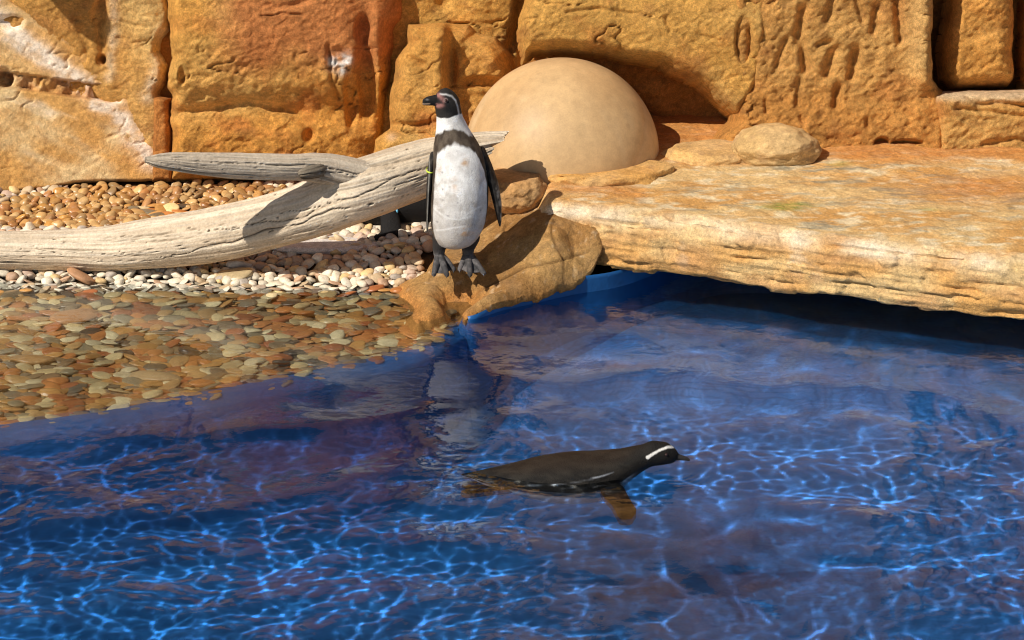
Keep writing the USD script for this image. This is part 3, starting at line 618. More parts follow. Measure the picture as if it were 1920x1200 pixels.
# ------------------------------------------------------------------ penguins
def ell(c, r, seg=32):
    s = mf.Manifold.sphere(1.0, seg)
    return s.scale([float(x) for x in r]).translate([float(x) for x in c])
def chain(pts):
    """pts: (centre, radii): the hulls of neighbouring ellipsoids, joined."""
    out = mf.Manifold()
    E = [ell(c, r, 20) for c, r in pts]
    for a, b in zip(E[:-1], E[1:]): out = out + mf.Manifold.batch_hull([a, b])
    return out
def loft(st, axis, n=48, steps=90):
    """st rows: (position along axis, centre other1, centre other2, radius1, radius2); a closed skin."""
    st = np.array(st, float); t = np.linspace(st[0, 0], st[-1, 0], steps) if st[0, 0] < st[-1, 0] else np.linspace(st[0, 0], st[-1, 0], steps)
    sgn = 1 if st[-1, 0] > st[0, 0] else -1
    Q = PchipInterpolator(sgn * st[:, 0], st[:, 1:])(sgn * t)
    th = np.linspace(0, 2 * np.pi, n, endpoint=False)
    A = Q[:, 0][:, None] + Q[:, 2][:, None] * np.cos(th); B = Q[:, 1][:, None] + Q[:, 3][:, None] * np.sin(th)
    L = np.repeat(t[:, None], n, 1)
    P = np.stack([A, B, L], -1) if axis == 'z' else np.stack([L, A, B], -1)
    V = P.reshape(-1, 3)
    i, j = np.meshgrid(np.arange(steps - 1), np.arange(n), indexing='ij')
    a, b, c, d = i * n + j, i * n + (j + 1) % n, (i + 1) * n + (j + 1) % n, (i + 1) * n + j
    Fq = np.vstack([np.stack([a.ravel(), b.ravel(), c.ravel()], 1), np.stack([a.ravel(), c.ravel(), d.ravel()], 1)])
    c0, c1 = len(V), len(V) + 1
    V = np.vstack([V, P[0].mean(0), P[-1].mean(0)]); k = np.arange(n); k2 = (k + 1) % n
    Fq = np.vstack([Fq, np.stack([np.full(n, c0), k2, k], 1), np.stack([np.full(n, c1), (steps - 1) * n + k, (steps - 1) * n + k2], 1)])
    m = trimesh.Trimesh(V, Fq, process=False)
    if m.volume < 0: m.invert()
    return mf.Manifold(mf.Mesh(np.asarray(m.vertices, np.float32), np.asarray(m.faces, np.uint32)))
def skin(parts, edge, iters=6):
    """One continuous body from the named solids, and for every vertex the name of the solid it came from."""
    whole = mf.Manifold()
    for p in parts.values(): whole = whole + p
    m = whole.refine_to_length(edge).to_mesh()
    tm = trimesh.Trimesh(np.array(m.vert_properties[:, :3], float), np.array(m.tri_verts), process=False)
    tm.merge_vertices()
    pts, lab = [], []
    for i, p in enumerate(parts.values()):
        q = np.array(p.refine_to_length(edge).to_mesh().vert_properties[:, :3]); pts.append(q); lab.append(np.full(len(q), i))
    near = np.concatenate(lab)[cKDTree(np.vstack(pts)).query(tm.vertices)[1]]
    trimesh.smoothing.filter_taubin(tm, iterations=iters)
    return np.array(tm.vertices), np.array(tm.faces), near
BLACK, SLATE, WHITE, PINK = (.012, .011, .011), (.045, .038, .033), (.80, .79, .775), (.32, .15, .135)

def zz(zx, zy):                         # plumage landmarks: enlarged photograph of the standing bird -> metres from between its feet
    return (np.asarray(zx, float) - 415) / 1815., (1085 - np.asarray(zy, float)) / 1715.
def standing():
    rows = [(952, 350, 470, .035), (940, 325, 500, .055), (915, 302, 530, .068), (870, 282, 562, .078), (800, 272, 588, .084), (700, 273, 602, .088), (600, 279, 603, .087), (500, 284, 592, .080), (440, 288, 578, .073),
            (390, 292, 556, .065), (340, 300, 526, .056), (300, 306, 500, .048), (260, 309, 478, .042), (215, 309, 457, .038), (180, 303, 449, .036), (140, 299, 443, .036), (110, 304, 428, .033), (86, 322, 405, .026), (72, 342, 384, .014), (67, 356, 372, .004)]
    st = []
    for zy, l, r, b in rows:
        x0, z = zz(l, zy); x1, _ = zz(r, zy)
        lean = -.012 * np.exp(-((z - .22) / .16) ** 2) + .004
        st.append((z, (x0 + x1) / 2, lean, (x1 - x0) / 2, b))
    parts = {'body': loft(st, 'z', 56, 130)}
    def q(zx, zy, y): x, z = zz(zx, zy); return (x, y, z)
    parts['beak'] = chain([(q(322, 130, -.006), (.018, .014, .020)), (q(290, 128, -.010), (.012, .010, .0165)), (q(262, 130, -.013), (.010, .008, .0145)), (q(243, 134, -.015), (.006, .006, .0105)), (q(237, 140, -.016), (.0025, .003, .006))])
    parts['flipper_a'] = chain([(q(288, 455, .004), (.012, .022, .02)), (q(274, 530, .0), (.010, .030, .02)), (q(262, 640, -.004), (.008, .030, .02)), (q(256, 760, -.008), (.006, .024, .02)), (q(252, 845, -.012), (.0035, .011, .012))])
    parts['flipper_b'] = chain([(q(566, 430, .012), (.014, .022, .02)), (q(596, 510, .010), (.017, .030, .02)), (q(634, 610, .004), (.016, .031, .02)), (q(656, 710, -.004), (.013, .025, .02)), (q(667, 800, -.010), (.006, .012, .014)), (q(669, 826, -.012), (.003, .005, .006))])
    parts['leg_a'] = chain([(q(335, 905, .0), (.030, .030, .03)), (q(318, 965, .0), (.021, .022, .02)), (q(318, 1005, .002), (.017, .019, .018))])
    parts['leg_b'] = chain([(q(500, 905, .0), (.030, .030, .03)), (q(486, 962, .0), (.021, .022, .02)), (q(484, 1000, .002), (.017, .019, .018))])
    parts['tail'] = chain([((.0, .06, .12), (.03, .02, .02)), ((.0, .115, .045), (.018, .006, .012))])
    for nm, (ax, az), tips in (('foot_a', (318, 1010), [(291, 1098, -.075), (365, 1095, -.080), (402, 1040, -.03)]), ('foot_b', (484, 1000), [(438, 1040, -.03), (498, 1086, -.080), (577, 1072, -.065)])):
        heel = q(ax, az, .005)
        toes = mf.Manifold(); ends = []
        for (tx, ty, dy) in tips:
            x, _ = zz(tx, 0); e = np.array([x, dy, .0085]); ends.append(e)
            mid = (np.array(heel) * .45 + e * .55); mid[2] = .030
            toes = toes + chain([(heel, (.015, .017, .016)), (mid, (.0105, .012, .011)), (e, (.0080, .010, .008))])
            toes = toes + chain([(e, (.0045, .006, .0045)), (e + np.array([0, -.016, -.005]), (.001, .002, .0015))])
        for e0, e1 in zip(ends[:-1], ends[1:]):
            c0, c1 = e0 * .85 + np.array(heel) * .15, e1 * .85 + np.array(heel) * .15
            toes = toes + mf.Manifold.batch_hull([ell(heel, (.006, .006, .006), 10), ell((c0[0], c0[1], .010), (.003, .004, .003), 10), ell((c1[0], c1[1], .010), (.003, .004, .003), 10), ell(((c0[0] + c1[0]) / 2, (c0[1] + c1[1]) / 2 + .012, .012), (.003, .004, .003), 10)])
        parts[nm] = toes
    V, Fc, near = skin(parts, .0036)
    names = list(parts)
    # plumage
    zx = V[:, 0] * 1815 + 415; zy = 1085 - V[:, 2] * 1715
    frontal = -V[:, 1]
    ctr = np.interp(V[:, 2], [s[0] for s in st], [s[1] for s in st]); rad = np.interp(V[:, 2], [s[0] for s in st], [s[3] for s in st]); dep = np.interp(V[:, 2], [s[0] for s in st], [s[4] for s in st])
    lean = np.interp(V[:, 2], [s[0] for s in st], [s[2] for s in st])
    phi = np.degrees(np.arctan2((V[:, 0] - ctr) / (rad + 1e-6), -(V[:, 1] - lean) / (dep + 1e-6)))
    j1, j2 = n1(V * np.array([1, 1, .4]), 60, 5, 3), n1(V, 25, 6, 3)
    ph = phi + 5 * j1
    T = lerp(WHITE, (.60, .58, .56), sstep(j2, -.2, .5))
    T = lerp(T, (.43, .40, .37), .8 * sstep(zy + 60 * j2, 520, 860))  # lower belly greyed: shade of its downward tilt painted in, with dirt
    T = lerp(T, (.36, .32, .28), .5 * sstep(n1(V, 38, 16, 3), .08, .4) * sstep(zy, 420, 600))
    T = lerp(T, (.45, .42, .39), .45 * sstep(n1(V * np.array([1, 1, .25]), 45, 12, 3), .05, .45) * sstep(zy, 380, 520))
    T = lerp(T, (.42, .30, .18), .55 * sstep(zy, 760, 900) * sstep(n1(V, 22, 9), -.05, .4) * (1 - sstep(np.abs(zx - 460), 70, 130)))
    for sx, sy, rx, ry, w in ((470, 440, 22, 30, .8), (415, 560, 16, 40, .5), (480, 830, 40, 35, .7), (460, 800, 14, 30, .5), (330, 480, 14, 30, .3)):
        T = lerp(T, (.50, .27, .10), w * np.exp(-((zx - sx) / rx) ** 2 - ((zy - sy) / ry) ** 2) * sstep(n1(V, 70, 11), -.2, .3) * (frontal > 0))
    for sx, sy in ((347, 648), (374, 732), (345, 590), (431, 655), (386, 570), (345, 500), (560, 712), (312, 780), (525, 790), (395, 480)):
        T = lerp(T, (.16, .15, .15), .7 * np.exp(-((zx - sx) / (4 + sx % 5)) ** 2 - ((zy - sy) / (4 + sy % 6)) ** 2) * (frontal > 0))
    for pts in ([(300, 712), (370, 745), (440, 750), (500, 735)], [(440, 750), (520, 700), (560, 690)], [(310, 830), (400, 800), (470, 790)]):
        T = lerp(T, (.8, .8, .79), .5 * np.exp(-(line_d(zx, zy, pts) / 6) ** 2))
    brown = lerp((.050, .036, .026), (.11, .085, .062), sstep(n1(V * np.array([1, 1, .35]), 70, 13, 3), -.3, .4))
    left = sstep(-ph, np.interp(zy, [330, 420, 600, 900], [40, 54, 60, 66]), np.interp(zy, [330, 420, 600, 900], [47, 59, 65, 71]))
    right = sstep(ph, np.interp(zy, [330, 420, 520, 700, 900], [40, 52, 66, 74, 78]), np.interp(zy, [330, 420, 520, 700, 900], [45, 56, 69, 77, 81]))
    flank = np.maximum(left, right) * sstep(zy, 300, 340)
    nx = np.clip((V[:, 0] - ctr) / (rad + 1e-6), -1, 1)
    zb = zy + 15 * n1(V * np.array([1, 1, .3]), 90, 7, 2) + 10 * j2
    band = sstep(zb, 266 + 52 * nx ** 2, 284 + 52 * nx ** 2) * (1 - sstep(zb, 342 + 75 * nx ** 2, 362 + 80 * nx ** 2))
    T = lerp(T, brown, np.maximum(flank, band))
    backc = (np.abs(phi) > 100) & (zy > 240)
    T[backc] = brown[backc]
    # head
    chin = 213 + 8 * n1(V, 40, 15) - 10 * sstep(zx, 380, 420) + 8 * (1 - sstep(zx, 330, 360))
    black = 1 - sstep(zy, chin - 3, chin + 3)
    head = lerp(BLACK, (.025, .022, .020), sstep(j2, -.3, .3))
    T = lerp(T, head, black)
    bridle = np.exp(-(line_d(zx, zy, [(332, 90), (366, 88), (398, 99), (420, 124), (431, 158), (438, 196), (446, 240)]) / 3.6) ** 2) * (frontal > -.02)
    T = lerp(T, (.66, .64, .62), np.clip(.9 * bridle, 0, .65) * sstep(zy, 60, 80))
    f = (frontal > 0)
    for sx, sy, rx, ry, w in ((322, 98, 14, 10, .9), (338, 108, 9, 12, .6), (352, 118, 8, 16, .6), (318, 154, 20, 10, .85), (338, 146, 16, 8, .9), (300, 150, 10, 10, .6)):
        T = lerp(T, PINK, w * f * np.clip(1.25 * np.exp(-((zx - sx) / rx) ** 2 - ((zy - sy) / ry) ** 2), 0, 1))
    T = lerp(T, (.30, .22, .2), .8 * f * np.exp(-((np.hypot(zx - 365, zy - 117) - 9) / 3) ** 2))
    T = lerp(T, BLACK, f * (np.hypot(zx - 365, zy - 117) < 7))
    isb = near == names.index('beak')
    T[isb] = lerp(BLACK, (.05, .045, .045), sstep(j2[isb], 0, .5))
    T = lerp(T, PINK, .85 * isb * f * sstep(zx, 302, 316) * sstep(zy, 134, 142))
    T = lerp(T, (.62, .45, .33), .9 * isb * np.exp(-((zy - 143 + (zx - 240) * .03) / 3.2) ** 2) * (1 - sstep(zx, 270, 280)) * f)
    T = lerp(T, (.25, .25, .26), .7 * isb * np.exp(-((zx - 260) / 8) ** 2 - ((zy - 119) / 4) ** 2) * f)
    for k in ('flipper_a', 'flipper_b'):
        s = near == names.index(k)
        T[s] = lerp((.014, .012, .011), (.05, .043, .037), sstep(n1(V[s], 50, 17), -.2, .4))
    s = near == names.index('flipper_b')
    T = lerp(T, (.33, .31, .27), .8 * s * sstep(zx - np.interp(zy, [430, 510, 610, 710, 826], [590, 618, 645, 668, 676]), -6, 2) * sstep(zy, 560, 640) * sstep(n1(V, 80, 19), -.4, .2))
    s = near == names.index('flipper_a')
    T = lerp(T, (.30, .29, .26), .7 * s * np.exp(-((zx - np.interp(zy, [500, 860], [268, 250])) / 3) ** 2) * f)
    for k in ('leg_a', 'leg_b', 'foot_a', 'foot_b', 'tail'):
        s = near == names.index(k)
        c = lerp((.05, .048, .05), (.13, .12, .12), sstep(n1(V[s], 60, 21), -.3, .4))
        c = lerp(c, (.02, .018, .018), .9 * sstep(V[s][:, 2], .05, .075) + .6 * (V[s][:, 1] < -.082))
        T[s] = c
    return V, Fc, T
V, Fc, T = standing()
pen_at = at(855, 504, z=.098)
MAIN_AT = pen_at
rot = math.radians(0)
path = thing('penguin', 'standing white-bellied penguin with head turned left on the flat rock', 'penguin')
add('body', (V + pen_at, Fc), M_FEATHER, T, parent=path)
ex, ez = zz(366, 117)
E_ = trimesh.creation.icosphere(2, .0042); E_.apply_translation(pen_at + np.array([ex, -.0335, ez]))
add('eye', E_, M_PLAIN, (.05, .015, .01), parent=path)
tx, tz = zz(272, 522)
B_ = trimesh.creation.torus(.021, .0022, major_sections=40, minor_sections=10); B_.apply_scale([.62, 1.35, 1.3]); B_.apply_transform(trimesh.transformations.rotation_matrix(.15, [0, 1, 0])); B_.apply_translation(pen_at + np.array([tx, 0, tz]))
add('flipper_band', B_, M_PLAIN, (.48, .60, .06), parent=path, label='small yellow-green band round the flipper')

SW_Y = at(1080, 884, z=0)[1]
sw_at = np.array([at(1080, 884, z=0)[0], SW_Y, -.016])
def swimmer():
    s = 680.; X = lambda px: (px - 1080) / s
    rows = [(866, .006, .003, .002), (885, .004, .014, .008), (905, .0, .028, .018), (930, -.002, .042, .027), (972, -.004, .060, .044), (1026, -.004, .078, .063), (1080, -.002, .083, .071), (1115, .002, .079, .070), (1142, .012, .068, .064), (1165, .026, .055, .055), (1185, .042, .044, .046), (1203, .056, .037, .038), (1226, .070, .033, .035), (1246, .070, .029, .031), (1260, .066, .021, .023), (1268, .064, .010, .012), (1271, .063, .003, .004)]
    parts = {'body': loft([(X(a), 0, z, ry, rz) for a, z, ry, rz in rows], 'x', 56, 150)}
    parts['beak'] = chain([((X(1258), 0, .062), (.014, .013, .014)), ((X(1272), 0, .058), (.010, .008, .0085)), ((X(1284), 0, .0545), (.006, .0055, .006)), ((X(1291), 0, .050), (.002, .002, .003))])
    parts['flipper_a'] = chain([((X(1144), -.055, -.012), (.036, .016, .018)), ((X(1153), -.100, -.024), (.038, .016, .010)), ((X(1166), -.145, -.034), (.034, .016, .008)), ((X(1169), -.185, -.042), (.027, .014, .006)), ((X(1168), -.210, -.047), (.018, .008, .004))])
    parts['flipper_b'] = chain([((X(1142), .062, .0), (.032, .016, .022)), ((X(1150), .12, -.05), (.032, .016, .010)), ((X(1140), .19, -.09), (.022, .014, .006))])
    parts['foot_a'] = chain([((X(945), -.04, -.022), (.03, .014, .012)), ((X(915), -.052, -.024), (.022, .018, .007)), ((X(878), -.060, -.024), (.02, .030, .005))])
    parts['foot_b'] = chain([((X(945), .03, -.03), (.03, .014, .012)), ((X(880), .045, -.045), (.02, .026, .005))])
    V, Fc, near = skin(parts, .0045); names = list(parts)
    px = V[:, 0] * s + 1080; j = n1(V, 30, 3); cz = np.interp(px, [r[0] for r in rows], [r[1] for r in rows]); rz = np.interp(px, [r[0] for r in rows], [r[3] for r in rows])
    h = (V[:, 2] - cz) / (rz + 1e-6)
    T = lerp((.006, .0052, .0045), (.019, .016, .0125), sstep(n1(V * np.array([.4, 1, 1]), 75, 4, 4), -.3, .4))
    T = lerp(T, (.034, .018, .008), .4 * sstep(h, .45, .95) * sstep(px, 900, 980))
    low = 1 - sstep(h + .12 * j, -.42, -.30)
    T = lerp(T, (.62, .61, .60), low * (1 - sstep(px, 1150, 1200)))
    b = near == names.index('body')
    Vm = V.copy(); Vm[:, 1] = -np.abs(Vm[:, 1]); iu, iv = proj(Vm + sw_at)
    st = line_d(iu, iv, [(1270, 838), (1253, 838), (1237, 844), (1221, 853), (1214, 858)])
    T = lerp(T, (.010, .0085, .007), b * sstep(px + 14 * j, 1150, 1225) * (h > -.9))
    T = lerp(T, (.70, .68, .64), (1 - sstep(st + 1.5 * j, 1.5, 3.2)) * b)
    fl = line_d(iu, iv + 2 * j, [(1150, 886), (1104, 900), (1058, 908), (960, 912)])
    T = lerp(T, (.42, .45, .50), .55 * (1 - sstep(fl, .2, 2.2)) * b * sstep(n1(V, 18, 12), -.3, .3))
    for k in ('flipper_a', 'flipper_b', 'foot_a', 'foot_b'):
        q = near == names.index(k); T[q] = lerp((.035, .014, .005), (.075, .032, .011), sstep(n1(V[q] * np.array([1, .4, 1]), 60, 8), -.3, .3)); T[q] = lerp(T[q], (.010, .0085, .007), sstep(V[q][:, 2], -.016, -.006) * (k[0:3] == 'fli'))  # brown below the surface: sunlight through water painted into the flipper colour
    T[near == names.index('beak')] = (.03, .026, .024)
    return V, Fc, T
V, Fc, T = swimmer()
path = thing('penguin', 'dark penguin swimming to the right at the surface of the blue pool', 'penguin')
add('body', (V + sw_at, Fc), M_FEATHER, T, parent=path)
E_ = trimesh.creation.icosphere(2, .004); E_.apply_translation(sw_at + np.array([(1247 - 1080) / 680., -.0285, .078])); add('eye', E_, M_PLAIN, (.03, .01, .008), parent=path)

def resting():
    parts = {'body': loft([(-.25, 0, .075, .004, .004), (-.22, 0, .08, .04, .045), (-.15, 0, .085, .075, .075), (-.02, 0, .088, .09, .085), (.10, 0, .08, .075, .07), (.20, 0, .05, .04, .04), (.26, 0, .03, .012, .012)], 'x', 40, 70)}
    parts['head'] = chain([((-.18, 0, .12), (.05, .05, .05)), ((-.245, 0, .17), (.036, .034, .036)), ((-.275, 0, .172), (.028, .026, .028))])
    parts['beak'] = chain([((-.29, 0, .165), (.016, .012, .014)), ((-.335, 0, .155), (.004, .004, .006))])
    parts['flipper_a'] = chain([((-.085, -.075, .11), (.024, .014, .02)), ((-.06, -.115, .065), (.032, .010, .02)), ((-.055, -.150, .022), (.036, .012, .014)), ((-.12, -.165, .012), (.02, .01, .008))])
    parts['flipper_b'] = chain([((-.085, .075, .11), (.024, .014, .02)), ((-.05, .12, .06), (.03, .01, .02)), ((0, .14, .02), (.012, .008, .01))])
    parts['foot_a'] = chain([((.12, -.05, .03), (.022, .02, .02)), ((.06, -.065, .012), (.03, .022, .008))])
    V, Fc, near = skin(parts, .007); names = list(parts)
    T = np.tile((.010, .009, .009), (len(V), 1)).astype(float)
    w = (near == 0) & (((V[:, 2] < .06) & (V[:, 0] < .15)) | (V[:, 0] < -.19))
    T[w] = (.6, .58, .55)
    T[(near == 0) & (V[:, 0] > -.19)] = (.010, .009, .009)
    g = (near == 0) & (V[:, 2] < .035) & (V[:, 0] > -.05); T[g] = (.25, .21, .17)
    return V, Fc, T
V, Fc, T = resting()
rest_at = at(768, 428, y=9.55); rest_at[2] = .055
path = thing('penguin', 'dark penguin resting in the shade behind the driftwood, mostly hidden', 'penguin')
add('body', (V + rest_at, Fc), M_FEATHER, T, parent=path)
B_ = trimesh.creation.torus(.03, .005, major_sections=40, minor_sections=10); B_.apply_scale([1, .6, 1]); B_.apply_transform(trimesh.transformations.rotation_matrix(.8, [1, 0, 0])); B_.apply_translation(rest_at + np.array([-.068, -.098, .085]))
add('flipper_band', B_, M_PLAIN, (.12, .40, .60), parent=path, label='light blue band round the flipper')

# ------------------------------------------------------------------ pebbles
def pebbles():
    rng = np.random.default_rng(11)
    base = trimesh.creation.icosphere(2); bV, bF = np.array(base.vertices), np.array(base.faces)
    shapes = []
    for k in range(14):
        w = 1 + .34 * n1(bV + k * 5.1, 1.0, k, 2); shapes.append(bV * w[:, None])
    wet_pal = np.array([(.44, .33, .16), (.52, .42, .24), (.38, .19, .055), (.36, .135, .038), (.28, .09, .03), (.36, .21, .08), (.17, .115, .06), (.14, .11, .07), (.20, .16, .09), (.06, .045, .03)]); wet_p = np.array([.13, .06, .15, .18, .10, .13, .09, .07, .06, .03])
    dry_pal = np.array([(.62, .52, .38), (.66, .58, .46), (.52, .38, .23), (.46, .29, .18), (.50, .36, .27), (.42, .36, .30), (.36, .27, .2), (.60, .42, .2)]); dry_p = np.array([.2, .2, .16, .12, .1, .1, .06, .06])
    names_w = ['cream', 'pale', 'ochre', 'terracotta', 'rust red', 'tan', 'brown', 'grey-brown', 'olive', 'dark']
    names_d = ['cream', 'white', 'tan', 'brown', 'pinkish', 'grey', 'dull brown', 'golden']
    cell = {}; C = .05
    placed = []
    def try_put(x, y, r, tol):
        ci, cj = int(x // C), int(y // C)
        for a in range(ci - 2, ci + 3):
            for b in range(cj - 2, cj + 3):
                for (px_, py_, pr) in cell.get((a, b), ()):
                    if (px_ - x) ** 2 + (py_ - y) ** 2 < (tol * (pr + r)) ** 2: return False
        cell.setdefault((ci, cj), []).append((x, y, r)); return True
    specials = [(155, 521, .055, .03, .018, (.42, .22, .11), 'd', 'large flat terracotta stone at the waterline below the log'),
                (598, 461, .052, .04, .034, (.68, .60, .44), 'd', 'largest cream white stone under the raised log'),
                (448, 508, .042, .028, .020, (.44, .38, .33), 'd', 'oval grey stone at the edge of the log\'s shadow'),
                (430, 541, .085, .04, .014, (.42, .32, .18), 'w', 'large flat tan stone in the shallow water near the shore'),
                (358, 660, .038, .026, .016, (.07, .055, .035), 'w', 'dark brown oval stone alone among pale pebbles in the shallows'),
                (140, 600, .075, .05, .016, (.46, .22, .09), 'w', 'big flat terracotta stone in the middle left of the shallows'),
                (290, 700, .085, .04, .014, (.50, .33, .16), 'w', 'long flat tan stone near the pool\'s sunk rim'),
                (60, 672, .070, .05, .018, (.44, .24, .09), 'w', 'big rust-brown flat stone at the left edge of the shallows')]
    out = []
    for px, py, a, b, c, col, zone, lab in specials:
        p = at(px, py, z=.01 if zone == 'd' else -.03); try_put(p[0], p[1], (a + b) / 2.4, .9); out.append((p[0], p[1], a, b, c, rng.uniform(-.3, .3), col, zone, lab, None))
    cand = []
    N = 60000
    X = rng.uniform(-1.95, .32, N); U = rng.uniform(0, 1, N)
    y0 = rim_y(X) + rng.uniform(-.005, .05, N); Yc = y0 + U * (10.15 - y0)
    Zb = bank_z(X, Yc)
    Zr = rng.uniform(0, 1, N)
    shore = Zb > -.002
    size = np.where(shore, .0070 + .0125 * Zr ** 2.2, .0080 + .019 * Zr ** 2.4)
    white_strip = (Zb > -.012) & (Zb < .012) & (X < -.45) & (Yc < 9.35)
    size = np.where(white_strip, .008 + .009 * Zr, size)
    order = np.argsort(-size + rng.uniform(0, .006, N))
    for i in order:
        x, y, r = X[i], Yc[i], size[i]
        # flat rock and boulders stand on the right: no pebbles there
        u, v = proj(np.array([x, y, Zb[i]]))
        if u > 860 or (v > 470 and u > 800 - max(0, 545 - v) * .2 and v < 560) or (v > 545 and u > 840): continue
        if (v < 352 and u < 300): continue
        if not try_put(x, y, r, .78 if shore[i] else .70): continue
        el = rng.uniform(1.2, 2.1) if not shore[i] else rng.uniform(1.0, 1.45)
        a, b = r * math.sqrt(el) * 1.12, r / math.sqrt(el) * 1.12
        c = min(a, b) * (rng.uniform(.24, .46) if not shore[i] else rng.uniform(.55, .9))
        ang = rng.normal(0, .45) if not shore[i] else rng.uniform(0, 3.14)
        if white_strip[i]: k = 0 if rng.random() < .4 else int(rng.choice(8, p=dry_p)); col = np.array((.64, .56, .43)) if k == 0 else dry_pal[k]; nm = names_d[k]; zn = 'd'
        elif shore[i]: k = int(rng.choice(8, p=dry_p)); col = dry_pal[k]; nm = names_d[k]; zn = 'd'
        else: k = int(rng.choice(10, p=wet_p)); col = wet_pal[k]; nm = names_w[k]; zn = 'w'
        if zn == 'd' and Zb[i] < .012 and y > 9.5:            # soaked gravel at the back
            col = col * np.array((.78, .56, .30)); zn = 'b'
        out.append((x, y, a, b, c, ang, np.clip(col * rng.uniform(.8, 1.2) * (1.3 if zn == 'w' else 1), 0, .8), zn, None, nm))
    # make every stone
    made = []
    for i, (x, y, a, b, c, ang, col, zn, lab, nm) in enumerate(out):
        sh = shapes[i % 14]; z0 = float(bank_z(np.array([x]), np.array([y]))[0]) if lab else None
        made.append((x, y, a, b, c, ang, col, zn, lab, nm, sh))
    xy = np.array([(m[0], m[1]) for m in made]); zb = bank_z(xy[:, 0], xy[:, 1])
    uu, vv = proj(np.c_[xy, zb])
    area = np.array([m[2] * m[3] for m in made])
    on = (uu > 5) & (uu < 1915) & (vv > 340) & (vv < 815)
    cl = np.array(trunk_pts); up_ = np.interp(uu, cl[:, 0], cl[:, 1] - cl[:, 2] * 1.0); lo_ = np.interp(uu, cl[:, 0], cl[:, 1] + cl[:, 2] * 1.02)
    hid = (vv > up_) & (vv < lo_) & (uu < 900)
    score = area * (on & ~hid) / np.maximum(1, (xy[:, 1] / 9) ** 3) + 10 * np.array([m[8] is not None for m in made])
    single = set(np.argsort(-score)[:300].tolist())
    joinV, joinF, joinT, nv = {'d': [], 'w': []}, {'d': [], 'w': []}, {'d': [], 'w': []}, {'d': 0, 'w': 0}
    where = {'d': 'dry bank by the driftwood', 'w': 'shallow underwater shelf', 'b': 'wet bank at the back'}
    for i, (x, y, a, b, c, ang, col, zn, lab, nm, sh) in enumerate(made):
        P = sh * np.array([a, b, c]); ca, sa = math.cos(ang), math.sin(ang)
        tl = rng.normal(0, .14, 2) if zn == 'w' else rng.normal(0, .25, 2)
        P = np.c_[P[:, 0] * ca - P[:, 1] * sa, P[:, 0] * sa + P[:, 1] * ca, P[:, 2] + tl[0] * P[:, 0] + tl[1] * P[:, 1]]
        P += np.array([x, y, zb[i] + c * .45 + rng.uniform(-.003, .004)])
        if i in single:
            mt = M_WETPEBBLE if zn in 'wb' else M_PEBBLE
            kind = 'stone' if lab else 'pebble'
            grp = None if lab else f'{nm} pebbles on the {where[zn]}'
            u_, v_ = uu[i], vv[i]
            if zn == 'w': pl = ('by the sunk rim' if y < rim_y(x) + .28 else 'near the waterline' if v_ < 590 else 'amid the shallow shelf') + (', far left' if u_ < 200 else ', left of centre' if u_ < 420 else ', below the log' if u_ < 640 else ', toward the flat rock')
            elif zn == 'd': pl = ('in front of the log' if v_ > lo_[i] and u_ < 330 else 'under the raised log' if u_ < 620 else 'left of the penguin\'s feet') if v_ > lo_[i] else 'behind the log'
            else: pl = 'on the soaked bank behind the log' + (', left' if u_ < 180 else ', right' if u_ > 360 else '')
            sz = 'large' if area[i] > 9e-4 else 'small' if area[i] < 3.5e-4 else 'medium'
            lb = f'{sz} smooth {nm} pebble {pl}'
            add(kind, (P, bF), mt, np.asarray(col, float), label=lab or lb, cat=kind, group=None if lab else f'{sz} {nm} pebbles {pl}')
        else:
            k = 'd' if zn == 'd' else 'w'
            joinV[k].append(P); joinF[k].append(bF + nv[k]); nv[k] += len(P); joinT[k].append(np.tile(col, (len(P), 1)))
    for k, nm, lb, mt in (('d', 'dry_pebbles', 'small rounded dry pebbles covering the bank around the driftwood', M_PEBBLE), ('w', 'wet_pebbles', 'small wet pebbles covering the shallow shelf and soaked bank', M_WETPEBBLE)):
        add(nm, (np.vstack(joinV[k]), np.vstack(joinF[k])), mt, np.vstack(joinT[k]), label=lb, cat='pebbles', kind='stuff')
    print('pebbles', len(made))
pebbles()

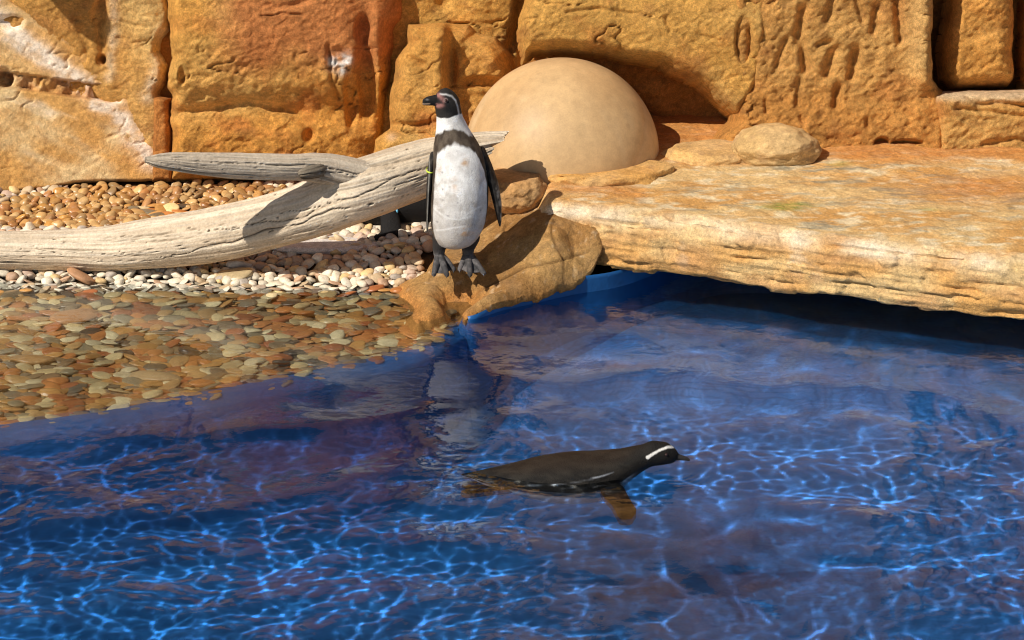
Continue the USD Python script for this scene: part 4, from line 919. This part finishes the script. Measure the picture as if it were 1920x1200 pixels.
# ------------------------------------------------------------------ water
def water():
    xs = np.r_[np.arange(-4.15, -1.75, .06), np.arange(-1.75, 1.75, .0056), np.arange(1.75, 4.2, .06)]
    ys = np.r_[np.arange(3.25, 6.3, .05), np.arange(6.3, 9.75, .0056), np.arange(9.75, 10.6, .05)]
    X, Y = np.meshgrid(xs, ys, indexing='ij'); P = np.stack([X, Y, 0 * X], -1)
    rng = np.random.default_rng(5)
    def height(X, Y):
        P = np.stack([X, Y, 0 * X], -1)
        wx = X + .10 * n1(P, 1.6, 61, 2) + .03 * n1(P, 5, 63, 2); wy = Y + .10 * n1(P, 1.6, 62, 2) + .03 * n1(P, 5, 64, 2)
        r = np.random.default_rng(5)
        long_, mid, small = 0 * X, 0 * X, 0 * X
        for k in range(34):
            th = r.normal(1.5, .55); L = math.exp(r.uniform(math.log(.28), math.log(.75))); kk = 2 * math.pi / L
            long_ = long_ + L * np.sin(kk * (wx * math.cos(th) + wy * math.sin(th)) + r.uniform(0, 6.3))
        for k in range(40):
            th = r.uniform(0, 6.3); L = math.exp(r.uniform(math.log(.11), math.log(.32))); kk = 2 * math.pi / L
            mid = mid + L * np.sin(kk * (wx * math.cos(th) + wy * math.sin(th)) + r.uniform(0, 6.3))
        for k in range(48):
            th = r.uniform(0, 6.3); L = math.exp(r.uniform(math.log(.028), math.log(.085))); kk = 2 * math.pi / L
            small = small + L * np.sin(kk * (wx * math.cos(th) + wy * math.sin(th)) + r.uniform(0, 6.3))
        near = 1 - sstep(Y + .25 * n1(P, 1.2, 65), 7.35, 8.35)         # choppier towards the viewer
        calm = sstep(rim_y(X) - Y, -.25, .55)                             # still over the shelf and along the edge
        patch = np.maximum(sstep(n1(P, 1.7, 66, 2), -.35, .4), (1 - sstep(X + .2 * n1(P, 2, 67), -.1, .5)) * (1 - sstep(Y, 7.1, 7.6)))
        h = 13.5e-4 * long_ * (.22 + .78 * calm) + 12.5e-4 * mid * (.09 + .91 * calm) * (.45 + .55 * near) + 16e-4 * small * (.05 + .95 * calm) * (.07 + .93 * near) * (.12 + .88 * patch)
        # rings before the swimmer's bill, and its wake
        b = sw_at + np.array([(1275 - 1080) / 680., 0, 0]); R = np.hypot(X - b[0] + .02, Y - b[1])
        h += .00055 * np.sin(2 * math.pi * R / .017 + 1.5 * n1(P, 12, 71)) * np.exp(-((R - .075) / .04) ** 2) * sstep(X - b[0] - .8 * (Y - b[1]), -.05, .06)
        b2 = sw_at + np.array([-.30, 0, 0]); R2 = np.hypot(X - b2[0], (Y - b2[1]) * 1.3)
        h += .0045 * n1(P * np.array([1, 1.6, 1]), 17, 68, 3) * np.exp(-(R2 / .17) ** 2)
        # one long smooth swell running out from the left, from the bird's track
        for (a0, b0, a1, b1, amp, w) in ((100, 985, 780, 872, .0045, .07), (200, 818, 820, 770, .004, .06)):
            A, B = at(a0, b0, z=0)[:2], at(a1, b1, z=0)[:2]
            bend = .06 * np.sin((X - A[0]) / (B[0] - A[0]) * 3.1) + .05 * n1(P, 3, 69, 2)
            dd = seg_dist(np.stack([X.ravel(), (Y + bend).ravel()], 1), A, B).reshape(X.shape)
            h += amp * np.exp(-(dd / w) ** 2)
        return h
    H = height(X, Y)
    # caustic pattern worked out from the waves, painted into the sheet's see-through colour
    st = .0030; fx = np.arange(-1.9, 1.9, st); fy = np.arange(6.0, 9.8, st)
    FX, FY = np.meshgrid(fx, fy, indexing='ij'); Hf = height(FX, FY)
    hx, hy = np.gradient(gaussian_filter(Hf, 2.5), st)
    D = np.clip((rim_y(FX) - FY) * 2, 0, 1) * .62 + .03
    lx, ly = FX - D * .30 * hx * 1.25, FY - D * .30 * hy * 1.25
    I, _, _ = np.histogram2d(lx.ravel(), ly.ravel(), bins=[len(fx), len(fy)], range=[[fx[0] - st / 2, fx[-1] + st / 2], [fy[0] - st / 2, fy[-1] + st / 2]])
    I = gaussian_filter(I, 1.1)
    caust = map_coordinates(I, [(X - fx[0]) / st, (Y - fy[0]) / st], order=1, mode='nearest')
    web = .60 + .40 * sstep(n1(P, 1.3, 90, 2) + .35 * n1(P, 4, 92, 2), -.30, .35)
    caust = np.clip(.44 + .22 * caust + .20 * caust ** 2, .46, 5.0); caust = .46 + (caust - .46) * web
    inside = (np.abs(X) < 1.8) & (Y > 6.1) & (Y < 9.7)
    caust = np.where(inside, caust, 1.0)
    tint = np.stack([caust * .93, caust * .98, caust], -1)
    V = np.stack([X, Y, H], -1).reshape(-1, 3)
    add('water', (V, grid_faces(len(xs), len(ys))[:, ::-1]), M_WATER, None, kind='structure', extra={'painted_caustics': tint.reshape(-1, 3), 'bend': np.repeat((.08 + .26 * sstep(rim_y(X) - Y, -.30, .25))[..., None], 3, -1).reshape(-1, 3)})
water()
